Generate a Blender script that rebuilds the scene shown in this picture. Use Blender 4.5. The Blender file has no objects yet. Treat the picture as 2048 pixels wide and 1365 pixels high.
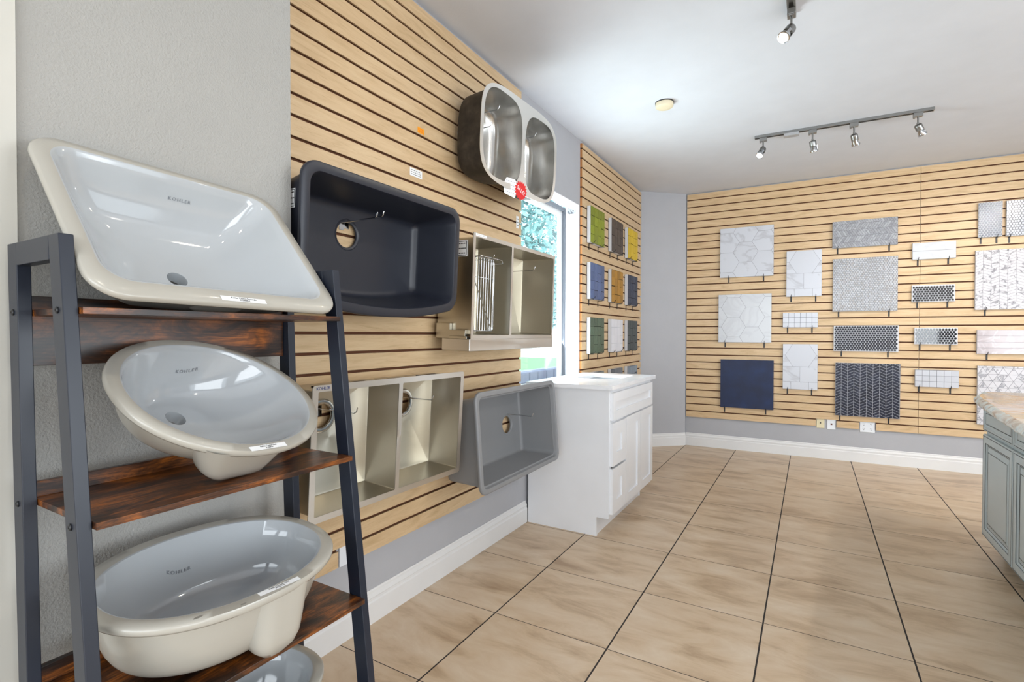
import bpy, bmesh, math, random
from math import sin, cos, pi, radians, sqrt, atan2
from mathutils import Vector, Matrix
random.seed(7)
sc = bpy.context.scene
COL = sc.collection

# ------------------------------------------------------------------ camera
YAW, PITCH, ROLL, FPX = radians(30.23988), radians(-0.73318), radians(0.0939), 1023.4785
cam_d = bpy.data.cameras.new('camera'); cam = bpy.data.objects.new('camera', cam_d); COL.objects.link(cam)
fw = Vector((-sin(YAW)*cos(PITCH), cos(YAW)*cos(PITCH), sin(PITCH)))
rt = Vector((cos(YAW), sin(YAW), 0)); up = rt.cross(fw)
r2 = rt*cos(ROLL)+up*sin(ROLL); u2 = -rt*sin(ROLL)+up*cos(ROLL)
m = Matrix((r2, u2, -fw)).transposed().to_4x4(); m.translation = Vector((0, 0, 1.21))
cam.matrix_world = m
cam_d.sensor_width = 36; cam_d.lens = FPX/2048*36; cam_d.clip_start = .05; cam_d.clip_end = 200
sc.camera = cam

# ------------------------------------------------------------------ exposure, sky, sun, windows' daylight, added fill
sc.view_settings.view_transform = 'Standard'; sc.view_settings.look = 'None'
sc.view_settings.exposure = -0.14; sc.view_settings.gamma = 1; sc.view_settings.use_curve_mapping = False
w = bpy.data.worlds.new('sky'); sc.world = w; w.use_nodes = True
bg = w.node_tree.nodes['Background']; bg.inputs['Color'].default_value = (.80, .91, 1, 1); bg.inputs['Strength'].default_value = 3.0
def lamp(kind, name, loc, aim, energy, color, **k):
    d = bpy.data.lights.new(name, kind); d.energy = energy; d.color = color
    for a, b in k.items(): setattr(d, a, b)
    o = bpy.data.objects.new(name, d); COL.objects.link(o); o.location = loc
    o.rotation_euler = (Vector(aim)-Vector(loc)).to_track_quat('-Z', 'Y').to_euler()
    return o
lamp('SUN', 'sun', (-8, 2.8, 14), (-8+3.9, 3.4, 0), 9.0, (1, .96, .9), angle=radians(.6))
# daylight from windows inferred behind the camera; both right-hand area lights are added fill
lamp('AREA', 'rear_window_daylight', (.9, -3.9, 1.2), (.4, 4, .6), 110, (.93, .97, 1), shape='RECTANGLE', size=4.6, size_y=2.1)
lamp('AREA', 'right_fill_light', (4.3, 2.2, 1.5), (-.5, 5.0, 1.2), 92, (.93, .97, 1), shape='RECTANGLE', size=3.2, size_y=1.7)
lamp('AREA', 'front_right_fill_light', (4.3, -1.5, .95), (-1.5, 1.0, .3), 70, (.95, .97, 1), shape='RECTANGLE', size=2.4, size_y=1.6)
lamp('AREA', 'side_window_daylight', (-1.80, 3.30, 1.45), (-.3, 3.6, 2.3), 34, (.90, .96, 1), shape='RECTANGLE', size=.85, size_y=1.2)

# ------------------------------------------------------------------ material helpers
def newmat(name):
    m = bpy.data.materials.new(name); m.use_nodes = True
    nt = m.node_tree; b = nt.nodes['Principled BSDF']
    return m, nt, b
def lin(c):
    f = lambda v: v/12.92 if v <= .04045 else ((v+.055)/1.055)**2.4
    return (f(c[0]/255), f(c[1]/255), f(c[2]/255), 1)
def plain(name, rgb, rough=.5, metal=0, bump=None, coat=0, spec=None, trans=0):
    m, nt, b = newmat(name)
    b.inputs['Base Color'].default_value = lin(rgb); b.inputs['Roughness'].default_value = rough; b.inputs['Metallic'].default_value = metal
    if coat: b.inputs['Coat Weight'].default_value = coat; b.inputs['Coat Roughness'].default_value = .05
    if spec is not None: b.inputs['Specular IOR Level'].default_value = spec
    if trans: b.inputs['Transmission Weight'].default_value = trans
    # a faint mottling so no surface is perfectly even
    tc = nt.nodes.new('ShaderNodeTexCoord'); n = nt.nodes.new('ShaderNodeTexNoise'); n.inputs['Scale'].default_value = 6
    mx = nt.nodes.new('ShaderNodeMix'); mx.data_type = 'RGBA'
    c = lin(rgb); mx.inputs['A'].default_value = (c[0]*.95, c[1]*.95, c[2]*.95, 1); mx.inputs['B'].default_value = (min(1, c[0]*1.04), min(1, c[1]*1.04), min(1, c[2]*1.04), 1)
    nt.links.new(tc.outputs['Object'], n.inputs['Vector']); nt.links.new(n.outputs['Fac'], mx.inputs['Factor']); nt.links.new(mx.outputs['Result'], b.inputs['Base Color'])
    if bump:
        n2 = nt.nodes.new('ShaderNodeTexNoise'); n2.inputs['Scale'].default_value = bump[0]; n2.inputs['Detail'].default_value = 2
        bp = nt.nodes.new('ShaderNodeBump'); bp.inputs['Strength'].default_value = bump[1]; bp.inputs['Distance'].default_value = bump[2]
        nt.links.new(tc.outputs['Object'], n2.inputs['Vector']); nt.links.new(n2.outputs['Fac'], bp.inputs['Height']); nt.links.new(bp.outputs['Normal'], b.inputs['Normal'])
    return m
def ramp_noise(name, stops, scale=(1, 1, 1), nscale=4, detail=6, distort=0, rough=.5, coat=0, metal=0, bump=0, rrough=None, world=False, nrough=.55):
    m, nt, b = newmat(name); N = nt.nodes; L = nt.links
    tc = N.new('ShaderNodeTexCoord'); mp = N.new('ShaderNodeMapping'); mp.inputs['Scale'].default_value = scale
    n = N.new('ShaderNodeTexNoise'); n.inputs['Scale'].default_value = nscale; n.inputs['Detail'].default_value = detail; n.inputs['Distortion'].default_value = distort; n.inputs['Roughness'].default_value = nrough
    r = N.new('ShaderNodeValToRGB')
    while len(r.color_ramp.elements) < len(stops): r.color_ramp.elements.new(.5)
    for e, (p, c) in zip(r.color_ramp.elements, stops): e.position = p; e.color = lin(c)
    if world:
        g = N.new('ShaderNodeNewGeometry'); L.new(g.outputs['Position'], mp.inputs['Vector'])
    else: L.new(tc.outputs['Object'], mp.inputs['Vector'])
    L.new(mp.outputs['Vector'], n.inputs['Vector']); L.new(n.outputs['Fac'], r.inputs['Fac']); L.new(r.outputs['Color'], b.inputs['Base Color'])
    b.inputs['Roughness'].default_value = rough; b.inputs['Metallic'].default_value = metal
    if coat: b.inputs['Coat Weight'].default_value = coat; b.inputs['Coat Roughness'].default_value = .08
    if bump:
        bp = N.new('ShaderNodeBump'); bp.inputs['Strength'].default_value = bump; bp.inputs['Distance'].default_value = .002
        L.new(n.outputs['Fac'], bp.inputs['Height']); L.new(bp.outputs['Normal'], b.inputs['Normal'])
    return m

M = {}
M['wall_grey'] = plain('painted_wall_grey', (172, 173, 178), .75, bump=(55, .12, .004))
M['wall_text'] = plain('textured_wall_grey', (166, 165, 161), .8, bump=(190, .55, .004))
M['wall_cream'] = plain('painted_casing', (200, 198, 190), .7)
M['ceiling'] = plain('ceiling_paint', (212, 216, 224), .85, bump=(120, .1, .003))
M['trim'] = plain('white_trim_paint', (222, 222, 222), .4)
M['reveal'] = plain('white_reveal', (235, 236, 240), .6)
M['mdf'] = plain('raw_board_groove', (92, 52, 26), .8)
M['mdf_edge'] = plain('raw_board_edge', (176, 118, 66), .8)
M['ladder'] = plain('slate_powder_coat', (28, 34, 47), .36)
M['black'] = plain('black_metal', (22, 22, 24), .4)
M['chrome'] = plain('chrome', (205, 208, 212), .12, 1)
M['nickel'] = plain('brushed_nickel', (150, 150, 148), .35, 1)
M['white_paint'] = plain('white_cabinet_paint', (228, 229, 232), .35)
M['grey_paint'] = plain('grey_cabinet_paint', (178, 186, 188), .4)
M['grey_glaze'] = plain('dark_glaze_line', (48, 54, 58), .5)
M['quartz'] = ramp_noise('white_quartz', [(.3, (225, 226, 230)), (.62, (238, 239, 242)), (.72, (205, 206, 212))], nscale=5, detail=8, rough=.12)
M['ceramic_in'] = plain('white_glazed_ceramic', (180, 184, 187), .07, coat=.6)
M['ceramic_rim'] = plain('cream_ceramic_rim', (177, 173, 163), .25, coat=.3)
M['granite_dark'] = plain('dark_granite_composite', (37, 40, 50), .36, bump=(900, .25, .0006))
M['granite_rim'] = M['granite_dark']
M['granite_grey'] = plain('grey_granite_composite', (126, 127, 129), .42, bump=(900, .2, .0006))
M['paper'] = plain('white_paper', (236, 237, 238), .6)
M['ink'] = plain('black_ink', (25, 25, 28), .6)
M['ink_blue'] = plain('blue_ink', (40, 60, 120), .6)
M['ink_faint'] = plain('grey_print', (128, 132, 138), .4)
M['orange'] = plain('orange_paper', (245, 160, 20), .6)
M['red'] = plain('red_card', (214, 28, 32), .5)
M['ivory'] = plain('ivory_plastic', (222, 212, 178), .4)
M['plate'] = plain('white_plastic', (226, 230, 236), .35)
M['detector'] = plain('yellowed_plastic', (222, 210, 182), .5)
M['pad'] = plain('sound_pad', (50, 46, 44), .9)
M['undercoat'] = ramp_noise('dark_undercoat', [(.35, (20, 17, 15)), (.6, (46, 40, 34)), (.8, (70, 62, 54))], nscale=22, rough=.55, bump=.3)
M['board_white'] = plain('white_board_core', (206, 207, 212), .6)
M['grout_w'] = plain('white_grout', (202, 204, 210), .8)
M['grout_g'] = plain('grey_grout', (118, 120, 128), .8)

def wood_maple(name, a, b_, c):
    m, nt, b = newmat(name); N = nt.nodes; L = nt.links
    tc = N.new('ShaderNodeTexCoord'); mp = N.new('ShaderNodeMapping'); mp.inputs['Scale'].default_value = (1.2, 8, 9)
    n = N.new('ShaderNodeTexNoise'); n.inputs['Scale'].default_value = 2.2; n.inputs['Detail'].default_value = 9; n.inputs['Distortion'].default_value = 1.6; n.inputs['Roughness'].default_value = .62
    r = N.new('ShaderNodeValToRGB'); e = r.color_ramp.elements
    e[0].position = .28; e[0].color = lin(a); e[1].position = .5; e[1].color = lin(b_); x = e.new(.75); x.color = lin(c)
    mp2 = N.new('ShaderNodeMapping'); mp2.inputs['Scale'].default_value = (2.5, 20, 60)
    n2 = N.new('ShaderNodeTexNoise'); n2.inputs['Scale'].default_value = 3; n2.inputs['Detail'].default_value = 6; n2.inputs['Distortion'].default_value = 2.5
    r2_ = N.new('ShaderNodeValToRGB'); r2_.color_ramp.elements[0].position = .30; r2_.color_ramp.elements[0].color = (.72, .66, .58, 1); r2_.color_ramp.elements[1].position = .42; r2_.color_ramp.elements[1].color = (1, 1, 1, 1)
    mx = N.new('ShaderNodeMix'); mx.data_type = 'RGBA'; mx.blend_type = 'MULTIPLY'; mx.inputs['Factor'].default_value = .55
    L.new(tc.outputs['Object'], mp.inputs['Vector']); L.new(mp.outputs['Vector'], n.inputs['Vector']); L.new(n.outputs['Fac'], r.inputs['Fac'])
    L.new(tc.outputs['Object'], mp2.inputs['Vector']); L.new(mp2.outputs['Vector'], n2.inputs['Vector']); L.new(n2.outputs['Fac'], r2_.inputs['Fac'])
    L.new(r.outputs['Color'], mx.inputs['A']); L.new(r2_.outputs['Color'], mx.inputs['B']); L.new(mx.outputs['Result'], b.inputs['Base Color'])
    b.inputs['Roughness'].default_value = .42
    return m
M['maple'] = wood_maple('maple_laminate', (190, 160, 120), (207, 178, 139), (215, 190, 152))

def rustic(name):
    m, nt, b = newmat(name); N = nt.nodes; L = nt.links
    tc = N.new('ShaderNodeTexCoord')
    mp = N.new('ShaderNodeMapping'); mp.inputs['Scale'].default_value = (5, 1.6, 5)
    n = N.new('ShaderNodeTexNoise'); n.inputs['Scale'].default_value = 3.2; n.inputs['Detail'].default_value = 9; n.inputs['Roughness'].default_value = .65; n.inputs['Distortion'].default_value = .6
    r = N.new('ShaderNodeValToRGB'); e = r.color_ramp.elements
    e[0].position = .33; e[0].color = lin((12, 9, 9)); e[1].position = .46; e[1].color = lin((58, 34, 20)); x = e.new(.54); x.color = lin((104, 60, 28)); x = e.new(.64); x.color = lin((168, 96, 34))
    mp2 = N.new('ShaderNodeMapping'); mp2.inputs['Scale'].default_value = (60, 3, 60)
    n2 = N.new('ShaderNodeTexNoise'); n2.inputs['Scale'].default_value = 5; n2.inputs['Detail'].default_value = 6
    r2_ = N.new('ShaderNodeValToRGB'); r2_.color_ramp.elements[0].position = .38; r2_.color_ramp.elements[0].color = (.35, .32, .32, 1); r2_.color_ramp.elements[1].position = .55; r2_.color_ramp.elements[1].color = (1, 1, 1, 1)
    mx = N.new('ShaderNodeMix'); mx.data_type = 'RGBA'; mx.blend_type = 'MULTIPLY'; mx.inputs['Factor'].default_value = .92
    L.new(tc.outputs['Object'], mp.inputs['Vector']); L.new(mp.outputs['Vector'], n.inputs['Vector']); L.new(n.outputs['Fac'], r.inputs['Fac'])
    L.new(tc.outputs['Object'], mp2.inputs['Vector']); L.new(mp2.outputs['Vector'], n2.inputs['Vector']); L.new(n2.outputs['Fac'], r2_.inputs['Fac'])
    L.new(r.outputs['Color'], mx.inputs['A']); L.new(r2_.outputs['Color'], mx.inputs['B']); L.new(mx.outputs['Result'], b.inputs['Base Color'])
    b.inputs['Roughness'].default_value = .33
    return m
M['rustic'] = rustic('rustic_brown_board')

def steel(name, rgb, rough, stretch, metal=1.0):
    m, nt, b = newmat(name); N = nt.nodes; L = nt.links
    tc = N.new('ShaderNodeTexCoord'); mp = N.new('ShaderNodeMapping'); mp.inputs['Scale'].default_value = stretch
    n = N.new('ShaderNodeTexNoise'); n.inputs['Scale'].default_value = 4; n.inputs['Detail'].default_value = 6
    mr = N.new('ShaderNodeMapRange'); mr.inputs['To Min'].default_value = rough*.93; mr.inputs['To Max'].default_value = rough*1.07
    L.new(tc.outputs['Object'], mp.inputs['Vector']); L.new(mp.outputs['Vector'], n.inputs['Vector']); L.new(n.outputs['Fac'], mr.inputs['Value']); L.new(mr.outputs['Result'], b.inputs['Roughness'])
    bp = N.new('ShaderNodeBump'); bp.inputs['Strength'].default_value = .004; bp.inputs['Distance'].default_value = .0003
    L.new(n.outputs['Fac'], bp.inputs['Height']); L.new(bp.outputs['Normal'], b.inputs['Normal'])
    c = lin(rgb); mx = N.new('ShaderNodeMix'); mx.data_type = 'RGBA'; mx.inputs['A'].default_value = (c[0]*.95, c[1]*.95, c[2]*.95, 1); mx.inputs['B'].default_value = c
    L.new(n.outputs['Fac'], mx.inputs['Factor']); L.new(mx.outputs['Result'], b.inputs['Base Color'])
    b.inputs['Metallic'].default_value = metal; b.inputs['Anisotropic'].default_value = .5
    return m
M['steel'] = steel('brushed_steel', (204, 203, 200), .26, (1, 90, 1))
M['steel_warm'] = steel('brushed_steel_warm', (200, 195, 182), .32, (1, 90, 1))
M['steel_rim'] = steel('satin_steel_rim', (222, 219, 214), .42, (60, 60, 60))

def floor_mat():
    m, nt, b = newmat('beige_floor_tile'); N = nt.nodes; L = nt.links
    g = N.new('ShaderNodeNewGeometry'); sp = N.new('ShaderNodeSeparateXYZ'); L.new(g.outputs['Position'], sp.inputs[0])
    def math_(op, a, b_=None, c=None):
        n = N.new('ShaderNodeMath'); n.operation = op
        for i, v in enumerate((a, b_, c)):
            if v is None: continue
            if isinstance(v, (int, float)): n.inputs[i].default_value = v
            else: L.new(v, n.inputs[i])
        return n.outputs[0]
    tx = math_('DIVIDE', math_('SUBTRACT', sp.outputs['X'], -1.1730), .50555)
    ty = math_('DIVIDE', math_('SUBTRACT', sp.outputs['Y'], 1.3697), .5019)
    fx = math_('FRACT', math_('ADD', tx, 40)); fy = math_('FRACT', math_('ADD', ty, 40))
    dx = math_('SUBTRACT', .5, math_('ABSOLUTE', math_('SUBTRACT', fx, .5)))
    dy = math_('SUBTRACT', .5, math_('ABSOLUTE', math_('SUBTRACT', fy, .5)))
    gx = math_('LESS_THAN', dx, .0062); gy = math_('LESS_THAN', dy, .0034)
    gr = math_('MAXIMUM', gx, gy)
    cx = N.new('ShaderNodeCombineXYZ'); L.new(math_('FLOOR', tx), cx.inputs[0]); L.new(math_('FLOOR', ty), cx.inputs[1])
    wn = N.new('ShaderNodeTexWhiteNoise'); L.new(cx.outputs[0], wn.inputs['Vector'])
    vm = N.new('ShaderNodeVectorMath'); vm.operation = 'MULTIPLY_ADD'; L.new(wn.outputs['Color'], vm.inputs[0]); vm.inputs[1].default_value = (30, 30, 30); L.new(g.outputs['Position'], vm.inputs[2])
    mp = N.new('ShaderNodeMapping'); mp.inputs['Scale'].default_value = (1.0, 2.6, 1); mp.inputs['Rotation'].default_value = (0, 0, .2); L.new(vm.outputs[0], mp.inputs['Vector'])
    n = N.new('ShaderNodeTexNoise'); n.inputs['Scale'].default_value = 3.0; n.inputs['Detail'].default_value = 9; n.inputs['Roughness'].default_value = .62; n.inputs['Distortion'].default_value = .5; L.new(mp.outputs[0], n.inputs['Vector'])
    r = N.new('ShaderNodeValToRGB'); e = r.color_ramp.elements
    e[0].position = .28; e[0].color = lin((166, 139, 110)); e[1].position = .48; e[1].color = lin((203, 179, 150)); x = e.new(.7); x.color = lin((217, 199, 176))
    L.new(n.outputs['Fac'], r.inputs['Fac'])
    mx = N.new('ShaderNodeMix'); mx.data_type = 'RGBA'; L.new(gr, mx.inputs['Factor']); L.new(r.outputs['Color'], mx.inputs['A']); mx.inputs['B'].default_value = lin((44, 38, 36))
    L.new(mx.outputs['Result'], b.inputs['Base Color'])
    mr = N.new('ShaderNodeMapRange'); mr.inputs['To Min'].default_value = .30; mr.inputs['To Max'].default_value = .46; L.new(n.outputs['Fac'], mr.inputs['Value'])
    rr_ = math_('MAXIMUM', mr.outputs['Result'], math_('MULTIPLY', gr, .9)); L.new(rr_, b.inputs['Roughness'])
    h = math_('SUBTRACT', math_('MULTIPLY', n.outputs['Fac'], .15), gr)
    bp = N.new('ShaderNodeBump'); bp.inputs['Strength'].default_value = .35; bp.inputs['Distance'].default_value = .002; L.new(h, bp.inputs['Height']); L.new(bp.outputs['Normal'], b.inputs['Normal'])
    return m
M['floor'] = floor_mat()

def tile_mat(name, base, vein=None, var=.06, rough=.25, coat=0, vscale=7, vpos=(.52, .56), bump=0, marb=.8):
    """tile face: base colour, a per-piece tint from the mesh, optional marble veins"""
    m, nt, b = newmat(name); N = nt.nodes; L = nt.links
    tc = N.new('ShaderNodeTexCoord'); at = N.new('ShaderNodeAttribute'); at.attribute_name = 'tint'
    mr = N.new('ShaderNodeMapRange'); mr.inputs['To Min'].default_value = 1-var*2; mr.inputs['To Max'].default_value = 1.0; L.new(at.outputs['Fac'], mr.inputs['Value'])
    mul = N.new('ShaderNodeMix'); mul.data_type = 'RGBA'; mul.blend_type = 'MULTIPLY'; mul.inputs['Factor'].default_value = 1
    mul.inputs['A'].default_value = lin(base)
    cb = N.new('ShaderNodeCombineXYZ')
    for i in range(3): L.new(mr.outputs['Result'], cb.inputs[i])
    L.new(cb.outputs[0], mul.inputs['B']); out = mul.outputs['Result']
    if vein:
        off = N.new('ShaderNodeVectorMath'); off.operation = 'MULTIPLY_ADD'; off.inputs[1].default_value = (9, 5, 7); L.new(at.outputs['Vector'], off.inputs[0]); L.new(tc.outputs['Object'], off.inputs[2])
        n = N.new('ShaderNodeTexNoise'); n.inputs['Scale'].default_value = vscale; n.inputs['Detail'].default_value = 5; n.inputs['Distortion'].default_value = 1.4; L.new(off.outputs[0], n.inputs['Vector'])
        r = N.new('ShaderNodeValToRGB'); e = r.color_ramp.elements; e[0].position = vpos[0]-.035; e[0].color = (0, 0, 0, 1); e[1].position = (vpos[0]+vpos[1])/2; e[1].color = (marb, marb, marb, 1); x = e.new(vpos[1]+.05); x.color = (0, 0, 0, 1)
        L.new(n.outputs['Fac'], r.inputs['Fac'])
        mx = N.new('ShaderNodeMix'); mx.data_type = 'RGBA'; L.new(r.outputs['Color'], mx.inputs['Factor']); L.new(out, mx.inputs['A']); mx.inputs['B'].default_value = lin(vein); out = mx.outputs['Result']
    L.new(out, b.inputs['Base Color']); b.inputs['Roughness'].default_value = rough
    if coat: b.inputs['Coat Weight'].default_value = coat; b.inputs['Coat Roughness'].default_value = .05
    if bump:
        n2 = N.new('ShaderNodeTexNoise'); n2.inputs['Scale'].default_value = 45; L.new(tc.outputs['Object'], n2.inputs['Vector'])
        bp = N.new('ShaderNodeBump'); bp.inputs['Strength'].default_value = bump; bp.inputs['Distance'].default_value = .004; L.new(n2.outputs['Fac'], bp.inputs['Height']); L.new(bp.outputs['Normal'], b.inputs['Normal'])
    return m

# ------------------------------------------------------------------ mesh helpers
class MB:
    def __init__(s): s.v = []; s.f = []; s.mi = []; s.t = []; s.cur = 0; s.tint = .5
    def face(s, idx): s.f.append(tuple(idx)); s.mi.append(s.cur); s.t.append(s.tint)
    def add(s, vs): b = len(s.v); s.v += [tuple(x) for x in vs]; return b
    def box(s, x0, x1, y0, y1, z0, z1, mat=None):
        P = [(x, y, z) for z in (z0, z1) for y in (y0, y1) for x in (x0, x1)]
        if mat is not None: P = [tuple(mat @ Vector(p)) for p in P]
        b = s.add(P)
        for q in ((0, 2, 3, 1), (4, 5, 7, 6), (0, 1, 5, 4), (2, 6, 7, 3), (0, 4, 6, 2), (1, 3, 7, 5)): s.face([b+i for i in q])
        return s
    def loft(s, rings, closed=False, cap0=False, cap1=False, mats=None):
        n = len(rings[0]); bs = [s.add(r) for r in rings]
        K = len(rings) if closed else len(rings)-1
        for k in range(K):
            a = bs[k]; c = bs[(k+1) % len(rings)]
            if mats: s.cur = mats[k]
            for i in range(n):
                j = (i+1) % n; s.face((a+i, a+j, c+j, c+i))
        if cap0: s.face([bs[0]+i for i in range(n)][::-1])
        if cap1: s.face([bs[-1]+i for i in range(n)])
        return s
    def prism(s, poly, z0, z1, frame=None, bot=True):
        """poly in xy, extruded z0->z1 (ccw, z1 top)"""
        f = frame or (lambda x, y, z: (x, y, z)); n = len(poly)
        a = s.add([f(x, y, z0) for x, y in poly]); c = s.add([f(x, y, z1) for x, y in poly])
        for i in range(n): j = (i+1) % n; s.face((a+i, a+j, c+j, c+i))
        s.face([c+i for i in range(n)])
        if bot: s.face([a+i for i in range(n)][::-1])
        return s
    def tube(s, path, r, n=10, cap=True):
        P = [Vector(p) for p in path]; rings = []; ref = None
        for i, p in enumerate(P):
            t = (P[min(i+1, len(P)-1)]-P[max(i-1, 0)]).normalized()
            if ref is None: ref = t.orthogonal().normalized()
            ref = (ref-t*ref.dot(t)).normalized(); bi = t.cross(ref)
            rr_ = r[i] if isinstance(r, (list, tuple)) else r
            rings.append([tuple(p+(ref*cos(2*pi*k/n)+bi*sin(2*pi*k/n))*rr_) for k in range(n)])
        return s.loft(rings, cap0=cap, cap1=cap)
    def lathe(s, prof, n=32, frame=None, cap0=False, cap1=False):
        f = frame or (lambda p: p)
        return s.loft([[tuple(f(Vector((r*cos(2*pi*k/n), r*sin(2*pi*k/n), z)))) for k in range(n)] for r, z in prof], cap0=cap0, cap1=cap1)
    def build(s, name, mats, parent=None, smooth=None, bevel=0, fix=True, **tags):
        me = bpy.data.meshes.new(name); me.from_pydata(s.v, [], s.f)
        if not isinstance(mats, (list, tuple)): mats = [mats]
        for m_ in mats: me.materials.append(m_)
        me.polygons.foreach_set('material_index', s.mi)
        a = me.attributes.new('tint', 'FLOAT', 'FACE'); a.data.foreach_set('value', s.t)
        me.validate(); me.update()
        if fix:
            bm = bmesh.new(); bm.from_mesh(me); bmesh.ops.recalc_face_normals(bm, faces=bm.faces); bm.to_mesh(me); bm.free()
        if smooth is not None:
            me.shade_smooth(); me.set_sharp_from_angle(angle=radians(smooth))
        o = bpy.data.objects.new(name, me); COL.objects.link(o)
        if parent: o.parent = parent
        if bevel:
            b = o.modifiers.new('bevel', 'BEVEL'); b.width = bevel; b.segments = 2; b.limit_method = 'ANGLE'; b.angle_limit = radians(50)
        for k, v_ in tags.items(): o[k] = v_
        return o
def empty(name, label, category, loc=(0, 0, 0), rotz=0, group=None, matrix=None):
    o = bpy.data.objects.new(name, None); COL.objects.link(o); o.empty_display_size = .1
    if matrix is not None: o.matrix_world = matrix
    else: o.location = loc; o.rotation_euler = (0, 0, rotz)
    o['label'] = label; o['category'] = category
    if group: o['group'] = group
    return o
def struct(o): o['kind'] = 'structure'; return o
def tag(o, label, category, group=None):
    o['label'] = label; o['category'] = category
    if group: o['group'] = group
    return o
FONT = {}
def text(body, size, mat, parent, matrix, name='printed_text', ext=.0003, align='CENTER', spacing=1.0):
    c = bpy.data.curves.new(name, 'FONT'); c.body = body; c.size = size; c.extrude = ext; c.align_x = align; c.align_y = 'CENTER'; c.space_character = spacing; c.resolution_u = 3
    t = bpy.data.objects.new(name, c); COL.objects.link(t)
    bpy.context.view_layer.update()
    me = bpy.data.meshes.new_from_object(t.evaluated_get(bpy.context.evaluated_depsgraph_get()))
    bpy.data.objects.remove(t); bpy.data.curves.remove(c)
    me.materials.clear(); me.materials.append(mat)
    o = bpy.data.objects.new(name, me); COL.objects.link(o); o.parent = parent; o.matrix_local = matrix
    return o
def flat(loops, z0, z1, name='plate'):
    """plate with holes: first loop outer, rest holes, all in xy -> (verts, faces)"""
    c = bpy.data.curves.new(name, 'CURVE'); c.dimensions = '2D'; c.fill_mode = 'BOTH'; c.extrude = (z1-z0)/2
    for lp in loops:
        sp = c.splines.new('POLY'); sp.points.add(len(lp)-1); sp.use_cyclic_u = True
        for i, (x, y) in enumerate(lp): sp.points[i].co = (x, y, 0, 1)
    t = bpy.data.objects.new(name, c); COL.objects.link(t); bpy.context.view_layer.update()
    me = bpy.data.meshes.new_from_object(t.evaluated_get(bpy.context.evaluated_depsgraph_get()))
    V = [(v.co.x, v.co.y, v.co.z+(z0+z1)/2) for v in me.vertices]; F = [tuple(p.vertices) for p in me.polygons]
    bpy.data.objects.remove(t); bpy.data.curves.remove(c); bpy.data.meshes.remove(me)
    return V, F
def add_flat(mb, loops, z0, z1, frame=None):
    V, F = flat(loops, z0, z1)
    if frame: V = [frame(*v) for v in V]
    b = mb.add(V)
    for f in F: mb.face([b+i for i in f])
def T(x, y, z): return Matrix.Translation((x, y, z))
def rr(w_, h, r, cx=0, cy=0, k=8, mseg=10, bow=0, bowt=0):
    """rounded rectangle, constant point count, ccw from the right-bottom arc"""
    P = []; hw, hh = w_/2, h/2; r = min(r, hw*.999, hh*.999)
    arcs = [(hw-r, -hh+r, -90), (hw-r, hh-r, 0), (-hw+r, hh-r, 90), (-hw+r, -hh+r, 180)]
    pts = []
    for ax, ay, a0 in arcs:
        for i in range(k+1): a = radians(a0+90*i/k); pts.append((ax+r*cos(a), ay+r*sin(a)))
    n = len(pts); seg = k+1
    for q in range(4):
        P += pts[q*seg:(q+1)*seg]
        a, b = pts[q*seg+k], pts[((q+1)*seg) % n]
        for i in range(1, mseg): P.append((a[0]+(b[0]-a[0])*i/mseg, a[1]+(b[1]-a[1])*i/mseg))
    out = []
    for x, y in P:
        if bow and y < 0: y -= bow*(1-(x/hw)**2)*min(1, -y/hh)
        if bowt and y > 0: y += bowt*(1-(x/hw)**2)*min(1, y/hh)
        out.append((cx+x, cy+y))
    return out
def se(a, b, n=2.0, cx=0, cy=0, N=96):
    P = []
    for i in range(N):
        t = 2*pi*i/N-pi/2; c, s_ = cos(t), sin(t)
        P.append((cx+a*math.copysign(abs(c)**(2/n), c), cy+b*math.copysign(abs(s_)**(2/n), s_)))
    return P
def circ_like(ring, r, cx, cy):
    return [(cx+r*cos(atan2(y-cy, x-cx)), cy+r*sin(atan2(y-cy, x-cx))) for x, y in ring]
def Z(ring, z): return [(x, y, z) for x, y in ring]
def lerp2(A, B, t): return [(a[0]*(1-t)+b[0]*t, a[1]*(1-t)+b[1]*t) for a, b in zip(A, B)]

# ------------------------------------------------------------------ room shell
XW, XS, XG = -1.585, -1.567, -1.402          # left wall, face of its slat board, nearer textured wall
CE = 2.745
AX, AY, BS = -1.177, 5.800, .0305            # far wall: corner and slope
BROT = math.atan(BS)
def BW(s, off=0, z=0):                       # along the far wall, off towards the room
    return (AX+s*cos(BROT)+off*sin(BROT), AY+s*sin(BROT)-off*cos(BROT), z)
b = MB(); b.box(-2.2, 5.2, -4.6, 6.6, -.1, 0); struct(b.build('floor', M['floor']))
b = MB(); b.box(-1.75, 5.2, -4.6, 6.6, CE, CE+.1); struct(b.build('ceiling', M['ceiling']))
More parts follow.
